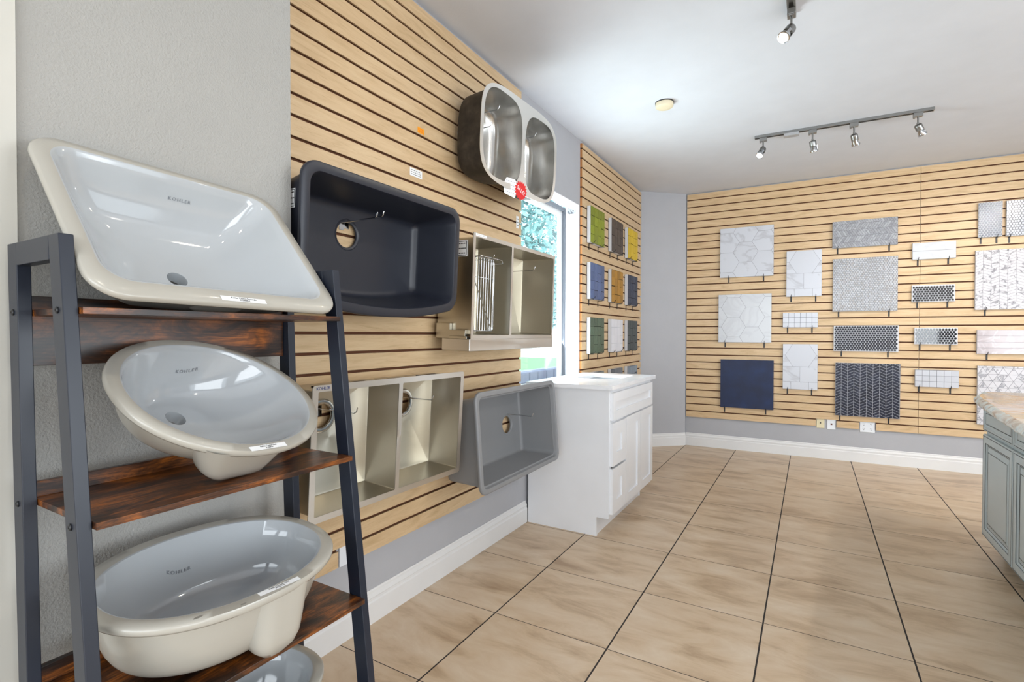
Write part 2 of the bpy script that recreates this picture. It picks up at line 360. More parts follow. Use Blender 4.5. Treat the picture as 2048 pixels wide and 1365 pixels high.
# left wall with its window opening (y 2.845..3.77, z .90..2.235), built in (y,z) and pushed to x
b = MB(); add_flat(b, [[(1.0, 0), (5.46, 0), (5.46, CE), (1.0, CE)], [(2.79, .79), (3.77, .79), (3.77, 2.235), (2.79, 2.235)]], 0, .115, frame=lambda x, y, z: (XW-z, x, y))
struct(b.build('wall_left', M['wall_grey']))
b = MB(); b.box(-1.9, XG, 0.3945, 1.035, 0, CE); struct(b.build('wall_left_pier', M['wall_text']))
b = MB(); b.box(-1.9, XG+.012, -1.2, .3935, 0, CE); struct(b.build('wall_left_near', M['wall_cream']))
e = Vector(BW(0)); d = (e-Vector((XW, 5.435, 0))).normalized(); n_ = Vector((d.y, -d.x, 0))
def wallprism(name, A, B_, thick, mat, z0=0, z1=CE):
    A = Vector(A); B_ = Vector(B_); dd = (B_-A).normalized(); nn = Vector((-dd.y, dd.x, 0))
    mb = MB(); mb.prism([(A.x, A.y), (B_.x, B_.y), (B_.x+nn.x*thick, B_.y+nn.y*thick), (A.x+nn.x*thick, A.y+nn.y*thick)], z0, z1)
    return struct(mb.build(name, mat))
wallprism('wall_corner', (XW, 5.435, 0), (AX-.003, AY-.003, 0), .1, M['wall_grey'])
wallprism('wall_back', BW(-.03, -.018), BW(5.6, -.018), .1, M['wall_grey'])
# unseen sides of the room; the right-hand openings are added for the fill lights
b = MB(); add_flat(b, [[(-4.2, 0), (6.2, 0), (6.2, CE), (-4.2, CE)], [(.5, .6), (3.9, .6), (3.9, 2.5), (.5, 2.5)], [(-2.8, .35), (-.25, .35), (-.25, 2.2), (-2.8, 2.2)]], 0, .1, frame=lambda x, y, z: (4.5+z, x, y)); struct(b.build('wall_right', M['wall_grey']))
b = MB(); add_flat(b, [[(-1.9, 0), (4.6, 0), (4.6, CE), (-1.9, CE)], [(-1.5, .35), (3.3, .35), (3.3, 2.6), (-1.5, 2.6)]], 0, .1, frame=lambda x, y, z: (x, -4.1-z, y)); struct(b.build('wall_rear', M['wall_grey']))
b = MB(); b.box(-1.9, -1.8, -4.1, -1.2, 0, CE); struct(b.build('wall_left_rear', M['wall_grey']))
# baseboards
PROF = [(0, 0), (.015, 0), (.015, .088), (.011, .094), (.011, .104), (.013, .108), (.010, .116), (.006, .124), (.006, .132), (.003, .138), (0, .138)]
def baseboard(name, A, B_, mat=M['trim']):
    A = Vector(A); B_ = Vector(B_); dd = (B_-A).normalized(); nn = Vector((dd.y, -dd.x, 0))
    mb = MB(); mb.loft([[tuple(p+nn*o_+Vector((0, 0, z))) for o_, z in PROF] for p in (A, B_)], cap0=True, cap1=True)
    return struct(mb.build(name, mat))
baseboard('baseboard_left', (XW, 1.036, 0), (XW, 2.893, 0))
baseboard('baseboard_left_far', (XW, 3.84, 0), (XW, 5.43, 0))
baseboard('baseboard_corner', (XW, 5.435, 0), (AX-.003, AY-.003, 0))
baseboard('baseboard_back', BW(0, -.018), BW(3.4, -.018))

# ------------------------------------------------------------------ slat boards (object frame: x along, y into wall, z up)
def slats(name, label, x0, x1, z0, z1, phase, loc, rotz, notch=None, edge_left=False):
    o = empty(name, label, 'wall panel', loc, rotz, 'maple slat boards')
    P, G, D = .0762, .0115, .0185
    mb = MB(); z = phase
    while z-P > z0: z -= P
    zs = [z0]
    while z < z1-.004:
        if z > z0+.004: zs += [z-G/2, z+G/2]
        z += P
    zs.append(z1)
    def slat(a, c, za, zb):
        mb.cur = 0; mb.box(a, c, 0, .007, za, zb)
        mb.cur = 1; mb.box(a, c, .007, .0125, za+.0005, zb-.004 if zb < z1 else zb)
    for i in range(0, len(zs), 2):
        za, zb = zs[i], zs[i+1]; done = False
        if notch:
            for (a, c, nz) in notch:
                pass
            cuts = [(a, c) for a, c, nz in notch if nz > za+.02]
            if cuts:
                xs = [x0]
                for a, c in sorted(cuts): xs += [a, c]
                xs.append(x1)
                nz = max(nz for a, c, nz in notch)
                if nz < zb-.01:
                    slat(x0, x1, nz, zb)
                    for q in range(0, len(xs), 2): slat(xs[q], xs[q+1], za, nz)
                else:
                    for q in range(0, len(xs), 2): slat(xs[q], xs[q+1], za, zb)
                done = True
        if not done: slat(x0, x1, za, zb)
    front = mb.build('slats', [M['maple'], M['mdf']], o)
    mb = MB()
    if notch:
        top = max(nz for _, _, nz in notch); xs = [x0]
        for a, c, nz in sorted(notch): xs += [a, c]
        xs.append(x1)
        mb.box(x0, x1, .0125, D, top, z1)
        for q in range(0, len(xs), 2): mb.box(xs[q], xs[q+1], .0125, D, z0, top)
    else: mb.box(x0, x1, .0125, D, z0, z1)
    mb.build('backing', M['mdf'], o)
    if edge_left:
        mb = MB()
        for i in range(0, len(zs), 2): mb.box(x0-.0012, x0, .0004, D, zs[i], zs[i+1])
        mb.build('raw_edge', M['mdf_edge'], o)
    return o
PL = radians(90)
slats('slat_panel', 'large pale maple slat board the kitchen sinks hang on, left of the window', 1.037, 2.80, .307, 2.722, .071+.0762*30, (XS, 0, 0), PL, notch=[(1.36, 1.468, .40)])
slats('slat_panel', 'narrow maple slat board right of the window, carrying the coloured tile samples', 3.785, 5.42, .307, 2.722, .071+.0762*30+.02, (XS, 0, 0), PL, edge_left=True)
slats('slat_panel', 'left one of the two maple slat boards on the far wall', .006, 2.0285, .316, 2.733, 2.669, (AX, AY, 0), BROT, notch=[(1.232, 1.402, .398), (1.586, 1.716, .396)])
slats('slat_panel', 'right one of the two maple slat boards on the far wall', 2.0315, 4.44, .316, 2.733, 2.669, (AX, AY, 0), BROT)

# ------------------------------------------------------------------ window and what is outside
wn = empty('window_1', '', '', (0, 0, 0)); del wn['label']; del wn['category']; struct(wn)
def yzframe(y0, y1, z0, z1, t, xa, xb):
    mb = MB(); add_flat(mb, [[(y0, z0), (y1, z0), (y1, z1), (y0, z1)], [(y0+t, z0+t), (y1-t, z0+t), (y1-t, z1-t), (y0+t, z1-t)]], 0, xb-xa, frame=lambda x, y, z: (xb-z, x, y)); return mb
yzframe(2.79, 3.77, .791, 2.22, .028, -1.755, -1.70).build('window_frame', plain('grey_aluminium', (104, 110, 120), .5), wn)
yzframe(2.818, 3.742, .810, 2.192, .04, -1.745, -1.72).build('sash', M['trim'], wn)
m_, nt_, b_ = newmat('window_glass'); b_.inputs['Base Color'].default_value = (.9, 1, .98, 1); b_.inputs['Roughness'].default_value = 0
nt_.nodes.remove(b_); tr = nt_.nodes.new('ShaderNodeBsdfTransparent'); gl = nt_.nodes.new('ShaderNodeBsdfGlossy'); gl.inputs['Roughness'].default_value = .02
mxs = nt_.nodes.new('ShaderNodeMixShader'); mxs.inputs[0].default_value = .06; tr.inputs[0].default_value = (.93, .98, .97, 1)
nt_.links.new(tr.outputs[0], mxs.inputs[1]); nt_.links.new(gl.outputs[0], mxs.inputs[2]); nt_.links.new(mxs.outputs[0], nt_.nodes['Material Output'].inputs[0])
b = MB(); b.box(-1.735, -1.730, 2.85, 3.71, .85, 2.16); b.build('pane', m_, wn)
# white lining of the opening
rv = MB(); t_ = .006
rv.box(-1.70, XW-.0005, 3.764, 3.7695, .791, 2.234); rv.box(-1.70, XW-.0005, 2.791, 2.797, .791, 2.234); rv.box(-1.70, XW-.0005, 2.797, 3.764, 2.228, 2.2345); rv.box(-1.70, XW+.004, 2.791, 3.769, .7905, .797)
struct(rv.build('trim_window_lining', M['reveal']))
brk = empty('blind_bracket', 'small clear and metal blind bracket in the upper corner of the window recess', 'bracket', (-1.64, 3.757, 2.19))
b = MB(); b.box(-.028, .028, 0, .006, -.022, .022); b.box(-.028, -.024, -.03, 0, -.022, .022); b.build('plate', M['chrome'], brk)
for dx in (-.01, .01):
    b = MB(); b.tube([(dx, 0, 0), (dx, -.004, 0)], .004, 10); b.build('screw', M['black'], brk)

GRASS = ramp_noise('grass', [(.3, (60, 110, 70)), (.6, (110, 160, 110))], nscale=40, rough=.9)
PAVE = plain('pale_paving', (226, 228, 226), .8)
STONE = plain('blue_grey_stone', (120, 124, 150), .7, bump=(30, .4, .01))
b = MB(); b.box(-26, -2.25, -16, 34, -.35, -.12); struct(b.build('ground_paving', PAVE))
b = MB(); b.box(-15.5, -8.0, 15.8, 25.5, -.12, -.08); tag(b.build('lawn', GRASS), 'strip of green lawn seen low through the window', 'lawn')
# parapet blocks outside, in a row below the sill line
b = MB(); b.box(-2.66, -2.40, 3.9, 6.2, -.12, .725); tag(b.build('low_wall', M['trim']), 'white low wall outside the window carrying grey stone blocks', 'wall')
for i in range(6):
    b = MB(); y0 = 4.34+i*.19; b.box(-2.63, -2.43, y0, y0+.175, .7255, .832)
    tag(b.build('coping_block', STONE, bevel=.012), '%s bluish grey stone block from the left on the low white wall outside' % ('first', 'second', 'third', 'fourth', 'fifth', 'sixth')[i], 'block', 'stone blocks on the low wall outside')
# tree beyond
def tree(name, label, loc, h, rad, n, seed):
    rnd = random.Random(seed); o = empty(name, label, 'tree', loc)
    mb = MB(); mb.tube([(0, 0, 0), (.05, .02, h*.4), (.0, .1, h*.75)], [.16, .12, .06], 10); mb.build('trunk', plain('bark_'+name, (96, 84, 72), .9), o)
    mb = MB()
    for i in range(n):
        u = rnd.random()**.5; a = rnd.random()*2*pi; zz = rnd.uniform(-1, 1); k = sqrt(max(0, 1-zz*zz))
        c = Vector((rad*u*k*cos(a), rad*u*k*sin(a), h*.62+zz*h*.42)); d1 = Vector((rnd.gauss(0, 1), rnd.gauss(0, 1), rnd.gauss(0, 1))).normalized(); d2 = d1.orthogonal().normalized()
        s_ = rnd.uniform(.05, .11); q = mb.add([c-d1*s_, c+d2*s_*.5, c+d1*s_, c-d2*s_*.5]); mb.tint = rnd.random(); mb.face((q, q+1, q+2, q+3))
    mb.build('foliage', tile_mat('leaves_'+name, (176, 226, 228), var=.4, rough=.6), o, fix=False)
tree('leafy_tree', 'bright blue green leafy tree seen through the window behind the hanging sinks', (-6.2, 10.5, -.12), 5.4, 1.9, 9000, 3)
# white steel canopy truss outside
tr_ = MB()
for (za, xa) in ((3.0, -3.1), (3.28, -3.1)): tr_.tube([(xa, 2, za), (xa, 12, za)], .03, 8)
for i in range(20):
    y0 = 2.2+i*.5; tr_.tube([(-3.1, y0, 3.0), (-3.1, y0+.25, 3.28), (-3.1, y0+.5, 3.0)], .015, 6)
for y0 in (2.0, 12.0): tr_.tube([(-3.1, y0, -.12), (-3.1, y0, 3.0)], .035, 8)
tag(tr_.build('canopy_truss', M['trim']), 'white metal canopy truss outside at the top of the window', 'truss')

# ------------------------------------------------------------------ ladder shelf
LI, LO, RI, RO = .392, .370, .957, .979
fx = lambda z: -1.122+(1.385-z)*.1217          # front face of the front posts
bx = lambda z: -1.361+(1.385-z)*.040           # back face of the rear posts
lad = empty('ladder_shelf', 'slate blue metal ladder shelf with rustic brown boards holding white basins', 'shelf', (0, 0, 0))
for (ya, yb, yo) in ((LO, LI, LO), (RI, RO, RO)):
    b = MB()
    zt = 1.385; D = .044
    def leg(xf0, xf1, zt_):   # slanted bar between z=0 and top
        P = []
        for z, xf in ((0, xf0), (zt_, xf1)):
            P += [(xf, ya, z), (xf, yb, z), (xf-D, yb, z), (xf-D, ya, z)]
        q = b.add(P)
        for i in range(4): j = (i+1) % 4; b.face((q+i, q+j, q+4+j, q+4+i))
        b.face((q+3, q+2, q+1, q)); b.face((q+4, q+5, q+6, q+7))
    leg(fx(0), fx(zt), zt); leg(bx(0)+D, bx(zt)+D, zt)
    b.box(bx(zt)+D-.002, fx(zt)-D+.002, ya, yb, zt-.044, zt)
    b.build('side_frame', M['ladder'], lad, bevel=.0015)
for k in range(4):
    zt = 1.257-.37*k; xf = fx(zt)+.015; xb = bx(zt)+.044+.001
    b = MB(); b.box(xb-.03, xf, LI+.001, RI-.001, zt-.0125, zt); b.build('shelf_board', M['rustic'], lad, bevel=.0008)
    b = MB(); xr = bx(zt)+.012
    if k == 0: b.box(xr-.002, xr+.012, LI+.001, RI-.001, 1.146, 1.285)
    else: b.box(xr-.002, xr+.012, LI+.001, RI-.001, zt, zt+.036 if k > 1 else zt+.03)
    b.build('back_board', M['rustic'], lad, bevel=.0008)
    for (yy, dy) in ((LO, -1), (RO, 1)):
        for xx in (fx(zt)-.022, bx(zt)+.022):
            b = MB(); b.lathe([(.0062, 0), (.0062, .0015), (.0045, .003), (.0025, .003), (.002, .0012), (0.0004, .0012)], 16, frame=lambda p, xx=xx, yy=yy, dy=dy, zt=zt: Vector((xx+p.x, yy+dy*p.z, zt-.006+p.y)))
            b.build('bolt', M['black'], lad, smooth=40)

# ------------------------------------------------------------------ ceramic basins
def frameM(c, U, V, Nn):
    U = Vector(U).normalized(); Nn = Vector(Nn); Nn = (Nn-U*Nn.dot(U)).normalized(); V = Nn.cross(U)
    m = Matrix((U, V, Nn)).transposed().to_4x4(); m.translation = Vector(c); return m
def ceramic(name, label, mtx, outer, inner, depth, p, drain, lip, boss, stick, logo, sticker_rows, shrink=.0, K=22, smudge=None, rimth=.017):
    """outer/inner: 2D rim loops; bowl goes down -z; drain=(x,y,r)"""
    o = empty(name, label, 'basin', matrix=mtx)
    dx, dy, dr = drain; hole = circ_like(inner, dr, dx, dy)
    R = []; mats = []
    def add(ring, mat): R.append(ring); mats.append(mat)
    th = .010
    # outside, from the drain underside up to the rim
    out_in = [(dx+(x-dx)*1.0+ (x-dx)/max(1e-6, sqrt((x-dx)**2+(y-dy)**2))*th, dy+(y-dy)+(y-dy)/max(1e-6, sqrt((x-dx)**2+(y-dy)**2))*th) for x, y in inner]
    hole_o = circ_like(inner, dr+.012, dx, dy)
    add(Z(circ_like(inner, dr, dx, dy), -depth-.028), 0)
    add(Z(hole_o, -depth-.028), 1)
    for k in range(K, -1, -1):
        t = k/K; f = 1-t*t*.0-t; g = t**1.0
        # t: 0 at rim, 1 at drain
        s_ = (1-t)
        prof = depth*(1-s_**p)+th+.004
        ring = lerp2(hole_o, out_in, s_)
        if k == 0: prof = rimth
        add(Z(ring, -max(prof, rimth)), 1)
    add(Z([(x*.985, y*.985) for x, y in outer], -rimth), 1); add(Z(outer, -rimth*.7), 1); add(Z(outer, -rimth*.25), 1)
    add(Z([(x*.988, y*.988) for x, y in outer], 0), 1)
    mid = lerp2(inner, outer, .12); add(Z(mid, 0), 0); add(Z(inner, -.0015), 0)
    for k in range(1, K+1):
        t = (k/K); s_ = (1-t); d = depth*(1-s_**p)
        add(Z(lerp2(hole, inner, s_), -max(d, .004)), 0)
    add(Z(lerp2(hole, [(dx, dy)]*len(hole), .03), -depth-.006), 0)
    mb = MB(); mb.loft(R, closed=True, mats=mats)
    mb.build('bowl', [M['ceramic_in'], M['ceramic_rim']], o, smooth=60)
    if boss:
        bx0, by0, w0, h0, w1, h1, d0, d1, ox, oy = boss
        rings = []
        for i in range(9):
            t = i/8; a = (1-t)*w0+t*w1; c = (1-t)*h0+t*h1; e_ = sqrt(max(0, 1-(max(0, t-.7)/.3)**2*.75))
            q_ = []
            for (x, y) in rr(a*e_, c*e_, min(a, c)*.42*e_, bx0+ox*t, by0+oy*t, k=6, mseg=3):
                an = atan2(y-dy, x-dx); di = sqrt((x-dx)**2+(y-dy)**2)
                best = min(inner, key=lambda p_: abs((atan2(p_[1]-dy, p_[0]-dx)-an+pi) % (2*pi)-pi)); Ri = sqrt((best[0]-dx)**2+(best[1]-dy)**2)
                s_ = max(0, min(1, (di-dr)/(Ri-dr))); surf = depth*(1-s_**p)+.008
                q_.append((x, y, min(-(d0+(d1-d0)*t), -max(surf, rimth*.45))))
            rings.append(q_)
        mb = MB(); mb.loft(rings, cap1=True); mb.build('overflow_boss', M['ceramic_rim'], o, smooth=50)
    x0, y0, ang, L, Wd = stick
    st = MB(); st.box(-L/2, L/2, -Wd/2, Wd/2, 0, .0004); so = st.build('sticker', M['paper'], o); so.matrix_local = T(x0, y0, .0006) @ Matrix.Rotation(ang, 4, 'Z')
    for i, (tx, sz) in enumerate(sticker_rows):
        text(tx, sz, M['ink'], so, T(0, Wd*.2-i*Wd*.42, .0008), ext=.0001)
    lx, ly = logo[0], logo[1]
    def surf_(x, y):
        an = atan2(y-dy, x-dx); di = sqrt((x-dx)**2+(y-dy)**2)
        Ri = 1.0; ca, sa = cos(an), sin(an)
        for i_ in range(len(inner)):                 # distance to the rim in this direction
            ax_, ay_ = inner[i_][0]-dx, inner[i_][1]-dy; ex_, ey_ = inner[(i_+1) % len(inner)][0]-dx-ax_, inner[(i_+1) % len(inner)][1]-dy-ay_
            den = ca*ey_-sa*ex_
            if abs(den) < 1e-12: continue
            tt = (ax_*ey_-ay_*ex_)/den; uu = (ax_*sa-ay_*ca)/den
            if tt > 0 and -1e-6 <= uu <= 1+1e-6: Ri = tt; break
        return -depth*(1-max(0, min(1, (di-dr)/(Ri-dr)))**p)
    tl = math.atan((surf_(lx, ly+.004)-surf_(lx, ly-.004))/.008)
    lo = text('KOHLER', .0115, M['ink_faint'], o, Matrix.Identity(4), name='maker_mark', ext=.0002, spacing=1.35)
    for v in lo.data.vertices:                       # wrap the mark onto the curved bowl wall
        X, Y = lx+v.co.x, ly+v.co.y*cos(tl); zc = surf_(X, Y)
        gx = (surf_(X+.002, Y)-surf_(X-.002, Y))/.004; gy = (surf_(X, Y+.002)-surf_(X, Y-.002))/.004
        nn = Vector((-gx, -gy, 1)).normalized(); q_ = Vector((X, Y, zc))+nn*(.0016+v.co.z); v.co = q_
    if smudge:
        for (sx, sy, sw, sh) in smudge:
            mb = MB(); mb.prism(se(sw, sh, 2, sx, sy, 24), .0003, .0005); mb.build('scuff_mark', plain('grey_scuff', (130, 126, 118), .7), o)
    return o
def bowl_z(depth, p, inner_pt, drain, f):   # depth of bowl surface at blend f (1 rim .. 0 drain)
    return -depth*(1-f**p)
# top basin: rectangle, leaning on the wall
mt1 = frameM((-1.2166, .671, 1.4435), (-.0375, .9991, -.020), None or (-.6575, -.0096, .7534), (.7525, .0414, .6572))
ro = rr(.556, .449, .062, k=9, mseg=12); ri = rr(.490, .382, .050, 0, .010, k=9, mseg=12)
ceramic('ceramic_basin', 'white rectangular basin with cream rim leaning on the top board of the ladder shelf', mt1, ro, ri, .135, 3.2, (-.012, -.020, .0225), None,
        (.0, -.135, .20, .10, .12, .05, .007, .110, 0, -.002), (.005, -.2105, -.015, .105, .0135), (.024, .176, -.031, -.02, radians(50)), [('Kohler Caxton Rectangle', .0058), ('K-20000-0', .0055)])
# second: oval, tilted
def Mo(th, yw, rl): return Matrix.Rotation(yw, 3, 'Z') @ Matrix.Rotation(rl, 3, 'X') @ Matrix.Rotation(th, 3, 'Y')
def mt(c, m3):
    N_ = m3 @ Vector((1, 0, 0)); U = m3 @ Vector((0, 1, 0)); V = m3 @ Vector((0, 0, 1))
    m = Matrix((U, V, N_)).transposed().to_4x4(); m.translation = Vector(c); return m
mt2 = frameM((-1.1701, .6953, 1.0743), (-.1874, .9790, -.0807), None, (.6011, .1793, .7788))
oo = se(.25, .194, 2.08); oi = se(.221, .170, 2.05, 0, .002)
ceramic('ceramic_basin', 'small oval white basin tilted forward on the second board of the ladder shelf', mt2, oo, oi, .122, 3.0, (-.036, .050, .0225), None,
        (-.035, -.120, .25, .115, .14, .07, .007, .122, .020, -.012), (-.0135, -.1815, 0, .100, .0125), (.014, .150), [('Kohler Caxton Oval', .0055), ('K-2209-0', .0052)])
# third: big deep oval lying flat
mt3 = mt((-1.133, .653, .705), Mo(radians(-82), radians(-2), 0))
o3 = se(.2525, .192, 2.25); i3 = se(.224, .163, 2.15, 0, .0)
ceramic('ceramic_basin', 'large deep oval white basin lying flat on the third board of the ladder shelf', mt3, o3, i3, .150, 8.0, (0, .03, .0225), None,
        (.050, -.138, .13, .096, .105, .078, .007, .168, -.004, -.004), (.030, -.176, -.035, .09, .0125), (-.012, .152, -.035, -.02, radians(80)), [('Kohler Caxton Oval', .0055), ('K-2211-0', .0052)], smudge=[(-.125, -.160, .009, .003), (-.050, -.180, .006, .002)])
mt4 = mt((-1.205, .690, .335), Mo(radians(-90), 0, 0))
ceramic('ceramic_basin', 'white basin on the lowest ladder shelf board, cut off by the picture edge', mt4, se(.25, .182, 2.3), se(.222, .156, 2.2), .150, 5.0, (0, 0, .0225), None,
        None, (.0, -.169, 0, .08, .012), (0, .15, -.02, 0, radians(75)), [('Kohler Caxton Oval', .0055), ('K-2210-0', .0052)])

# ------------------------------------------------------------------ kitchen sinks on the slat board
def R3(v):
    th = Vector(v).length; return Matrix.Rotation(th, 3, Vector(v).normalized())
def basin_part(mb, rim, z_top, depth, taper, fil, wdh, drain, dr, bottom_th=.006, wall=.006, outer=None, steep=1.0):
    """closed shell of one rectangular bowl; wdh=(w,h,r,cx,cy)"""
    w_, h_, r_, cx, cy = wdh; dx, dy = drain
    R = []; 
    def ring(ins, z, extra=0): return Z(rr(w_-2*ins+2*extra, h_-2*ins+2*extra, max(.004, r_+extra*.8-ins*.3), cx, cy, k=7, mseg=8, bow=rim.get('bow', 0)), z)
    inner = [ring(0, z_top)]
    for t in (.3, .6, .85): inner.append(ring(taper*t, z_top-(depth-fil)*t))
    for a in (0, 25, 50, 72, 90):
        a = radians(a); inner.append(ring(taper+fil*(1-cos(a)), z_top-(depth-fil)-fil*sin(a)))
    last = [(p[0], p[1]) for p in inner[-1]]; hole = circ_like(last, dr, dx, dy); wide = circ_like(last, dr*1.22, dx, dy)
    inner.append(Z(lerp2(last, wide, .5), z_top-depth)); inner.append(Z(wide, z_top-depth)); inner.append(Z(circ_like(last, dr*1.16, dx, dy), z_top-depth-.004)); inner.append(Z(hole, z_top-depth-.005))
    outer_r = []
    ex = wall
    outer_r.append(Z(hole, z_top-depth-.005-bottom_th))
    for a in (90, 72, 50, 25, 0):
        a = radians(a); outer_r.append(ring(taper+fil*(1-cos(a)), z_top-(depth-fil)-fil*sin(a)-bottom_th, ex))
    for t in (.85, .6, .3, 0): outer_r.append(ring(taper*t, z_top-(depth-fil)*t-(0.0015 if t == 0 else 0), ex))
    mb.loft(inner[::-1]+outer_r[::-1] if False else outer_r+inner, closed=True)
def peg(loc, L, label, up=.018, n=2, spread=.0):
    o = empty('display_peg', label, 'hook', loc, PL, 'chrome display pegs holding the sinks')
    b = MB(); b.tube([(0, -.0005, 0), (0, -L*.5, -.001), (0, -L+.014, -.002), (0.001, -L+.004, .003), (.002, -L, up)], .0024, 8); b.build('prong', M['chrome'], o, smooth=60)
    b = MB(); b.box(-.012, .012, -.0035, -.0003, -.028, .012); b.build('bracket', M['chrome'], o, bevel=.001)
    return o
def note(name, parent, mtx, w_, h_, rows=3, frame=True, word=None):
    b = MB(); b.box(-w_/2, w_/2, -h_/2, h_/2, 0, .0005); s = b.build(name, M['paper'], parent); s.matrix_local = mtx
    b = MB()
    if frame:
        t = w_*.05; a = w_*.44; c = h_*.45
        b.box(-a, a, c-t, c, .0005, .0008); b.box(-a, a, -c, -c+t, .0005, .0008); b.box(-a, -a+t, -c, c, .0005, .0008); b.box(a-t, a, -c, c, .0005, .0008)
    for i in range(rows):
        zz = h_*(.30-.6*i/max(1, rows-1)) if rows > 1 else 0
        x = -w_*.36
        while x < w_*.34:
            l = random.uniform(.05, .16)*w_; b.box(x, min(x+l, w_*.38), zz-h_*.03, zz+h_*.03, .0005, .0008); x += l+w_*.035
    if b.v: b.build('printed_marks', M['ink'], s)
    if word: text(word[0], word[1], M['ink'], s, T(0, 0, .0009), ext=.0001)
    return s

# 1 dark composite sink
def sinkM(c, rv): return mt(c, R3(rv))
o = empty('kitchen_sink', 'charcoal black single bowl sink with a bowed lower rim, right of the ladder shelf', 'sink', matrix=sinkM((-1.34301, 1.43239, 1.5362), (.006088, .060134, .011332)), group=None)
def composite(o, w_, h_, r_, rimw, depth, taper, fil, drain, mat, bow=0, body_in=.03):
    mb = MB(); dx, dy = drain; dr = .049
    def ring(ins, z, rr_=None): return Z(rr(w_-2*ins, h_-2*ins, max(.012, r_-ins*.55), 0, 0, k=9, mseg=12, bow=bow*(1-ins*2)), z)
    inner = [ring(rimw, -.001), ring(rimw+.002, -.006)]
    for t in (.3, .6, .85): inner.append(ring(rimw+.002+taper*t, -.006-(depth-fil)*t))
    for a in (0, 22, 45, 68, 90):
        a = radians(a); inner.append(ring(rimw+.002+taper+fil*(1-cos(a)), -.006-(depth-fil)-fil*sin(a)))
    last = [(p[0], p[1]) for p in inner[-1]]; D_ = -.006-depth
    inner += [Z(lerp2(last, circ_like(last, dr*1.25, dx, dy), .5), D_), Z(circ_like(last, dr*1.25, dx, dy), D_), Z(circ_like(last, dr*1.2, dx, dy), D_-.003), Z(circ_like(last, dr*1.02, dx, dy), D_-.0035), Z(circ_like(last, dr, dx, dy), D_-.005)]
    outer = [Z(circ_like(last, dr, dx, dy), D_-.010)]
    for a in (90, 60, 30, 0):
        a = radians(a); outer.append(ring(body_in-.012+taper+fil*(1-cos(a)), -.010-(depth-fil)-fil*sin(a)))
    for t in (.7, .35, .1): outer.append(ring(body_in-.012+taper*t, -.010-(depth-fil)*t))
    outer += [ring(body_in-.010, -.020), ring(.004, -.018), ring(0, -.014), ring(0, -.005), ring(.0015, -.0015), ring(.005, 0), ring(rimw-.006, 0)]
    mb.loft(outer+inner, closed=True); mb.build('bowl', mat, o, smooth=50)
composite(o, .82, .436, .060, .030, .198, .030, .030, (-.043, .045), M['granite_dark'], bow=.045)
text('BLANCO', .012, M['ink_faint'], o, T(.07, .185, -.030) @ Matrix.Rotation(radians(72), 4, 'X'), name='maker_mark', ext=.0002)
note('display_sticker', o, T(-.3835, .10, -.085) @ Matrix.Rotation(radians(-96), 4, 'Y'), .045, .06, 3)
# 2 double stainless with rounded bowls
mS = sinkM((-1.34314, 2.41562, 2.21212), (-.0027577, .0479159, -.0421546))
o = empty('kitchen_sink', 'steel double sink with two rounded bowls hung highest, near the ceiling', 'sink', matrix=mS)
LH = (.352, .438, -.183, 0, 3.4); RH = (.335, .425, .1905, -.006, 3.4)
def seh(H, ins, extra=0): return se(H[0]/2-ins+extra, H[1]/2-ins+extra, H[4], H[2], H[3], 72)
mb = MB(); add_flat(mb, [se(.383, .247, 4.2, 0, 0, 96), seh(LH, 0), seh(RH, 0)], -.0015, 0); mb.build('rim_plate', M['steel_rim'], o)
for nm, H, dc in (('bowl', LH, (-.205, .080)), ('bowl', RH, (.195, .090))):
    mb = MB(); R = []; dep = .192
    def bowlrings(ex, dz):
        q = [Z(seh(H, 0, ex), -.0005)]
        for t in (.25, .5, .75): q.append(Z(seh(H, .012*t, ex), -(dep-.05)*t+dz))
        for a in (0, 20, 40, 60, 78, 90): a = radians(a); q.append(Z(seh(H, .012+.05*(1-cos(a)), ex), -(dep-.05)-.05*sin(a)+dz))
        last = [(p[0], p[1]) for p in q[-1]]; q.append(Z(circ_like(last, .062, *dc), -dep+dz-.004)); q.append(Z(circ_like(last, .052, *dc), -dep+dz-.009)); return q
    I = bowlrings(0, 0); O = bowlrings(.002, -.0015)
    mb.loft(O[::-1]+I, closed=True, mats=[1]*(len(O)-1)+[0]*(len(I)+1)); mb.build('bowl', [M['steel'], M['undercoat']], o, smooth=55)
tg = empty('price_tag', 'white handwritten price tag with a red SALE starburst on the high double sink', 'tag', matrix=mS @ T(-.055, -.228, .006) @ Matrix.Rotation(radians(-8), 4, 'Y'))
b = MB(); b.prism([(-.095, -.045), (-.01, -.055), (.01, .02), (-.015, .042), (-.08, .04), (-.105, .0)], 0, .0008); b.build('card', M['paper'], tg)
b = MB()
for i in range(4):
    x = -.085
    while x < -.02:
        l = random.uniform(.006, .014); b.box(x, x+l, .024-i*.019, .0255-i*.019, .0009, .0012); x += l+.006
b.build('handwriting', M['ink_blue'], tg)
b = MB(); N_ = 18; P = []
for i in range(N_*2): a = pi*i/N_; rd_ = .052 if i % 2 == 0 else .041; P.append((.035+rd_*cos(a), -.005+rd_*sin(a)))
b.prism(P, .001, .0024); b.build('starburst', M['red'], tg)
text('SALE!', .029, M['paper'], tg, T(.035, -.005, .0026) @ Matrix.Rotation(radians(-24), 4, 'Z'), ext=.0004)

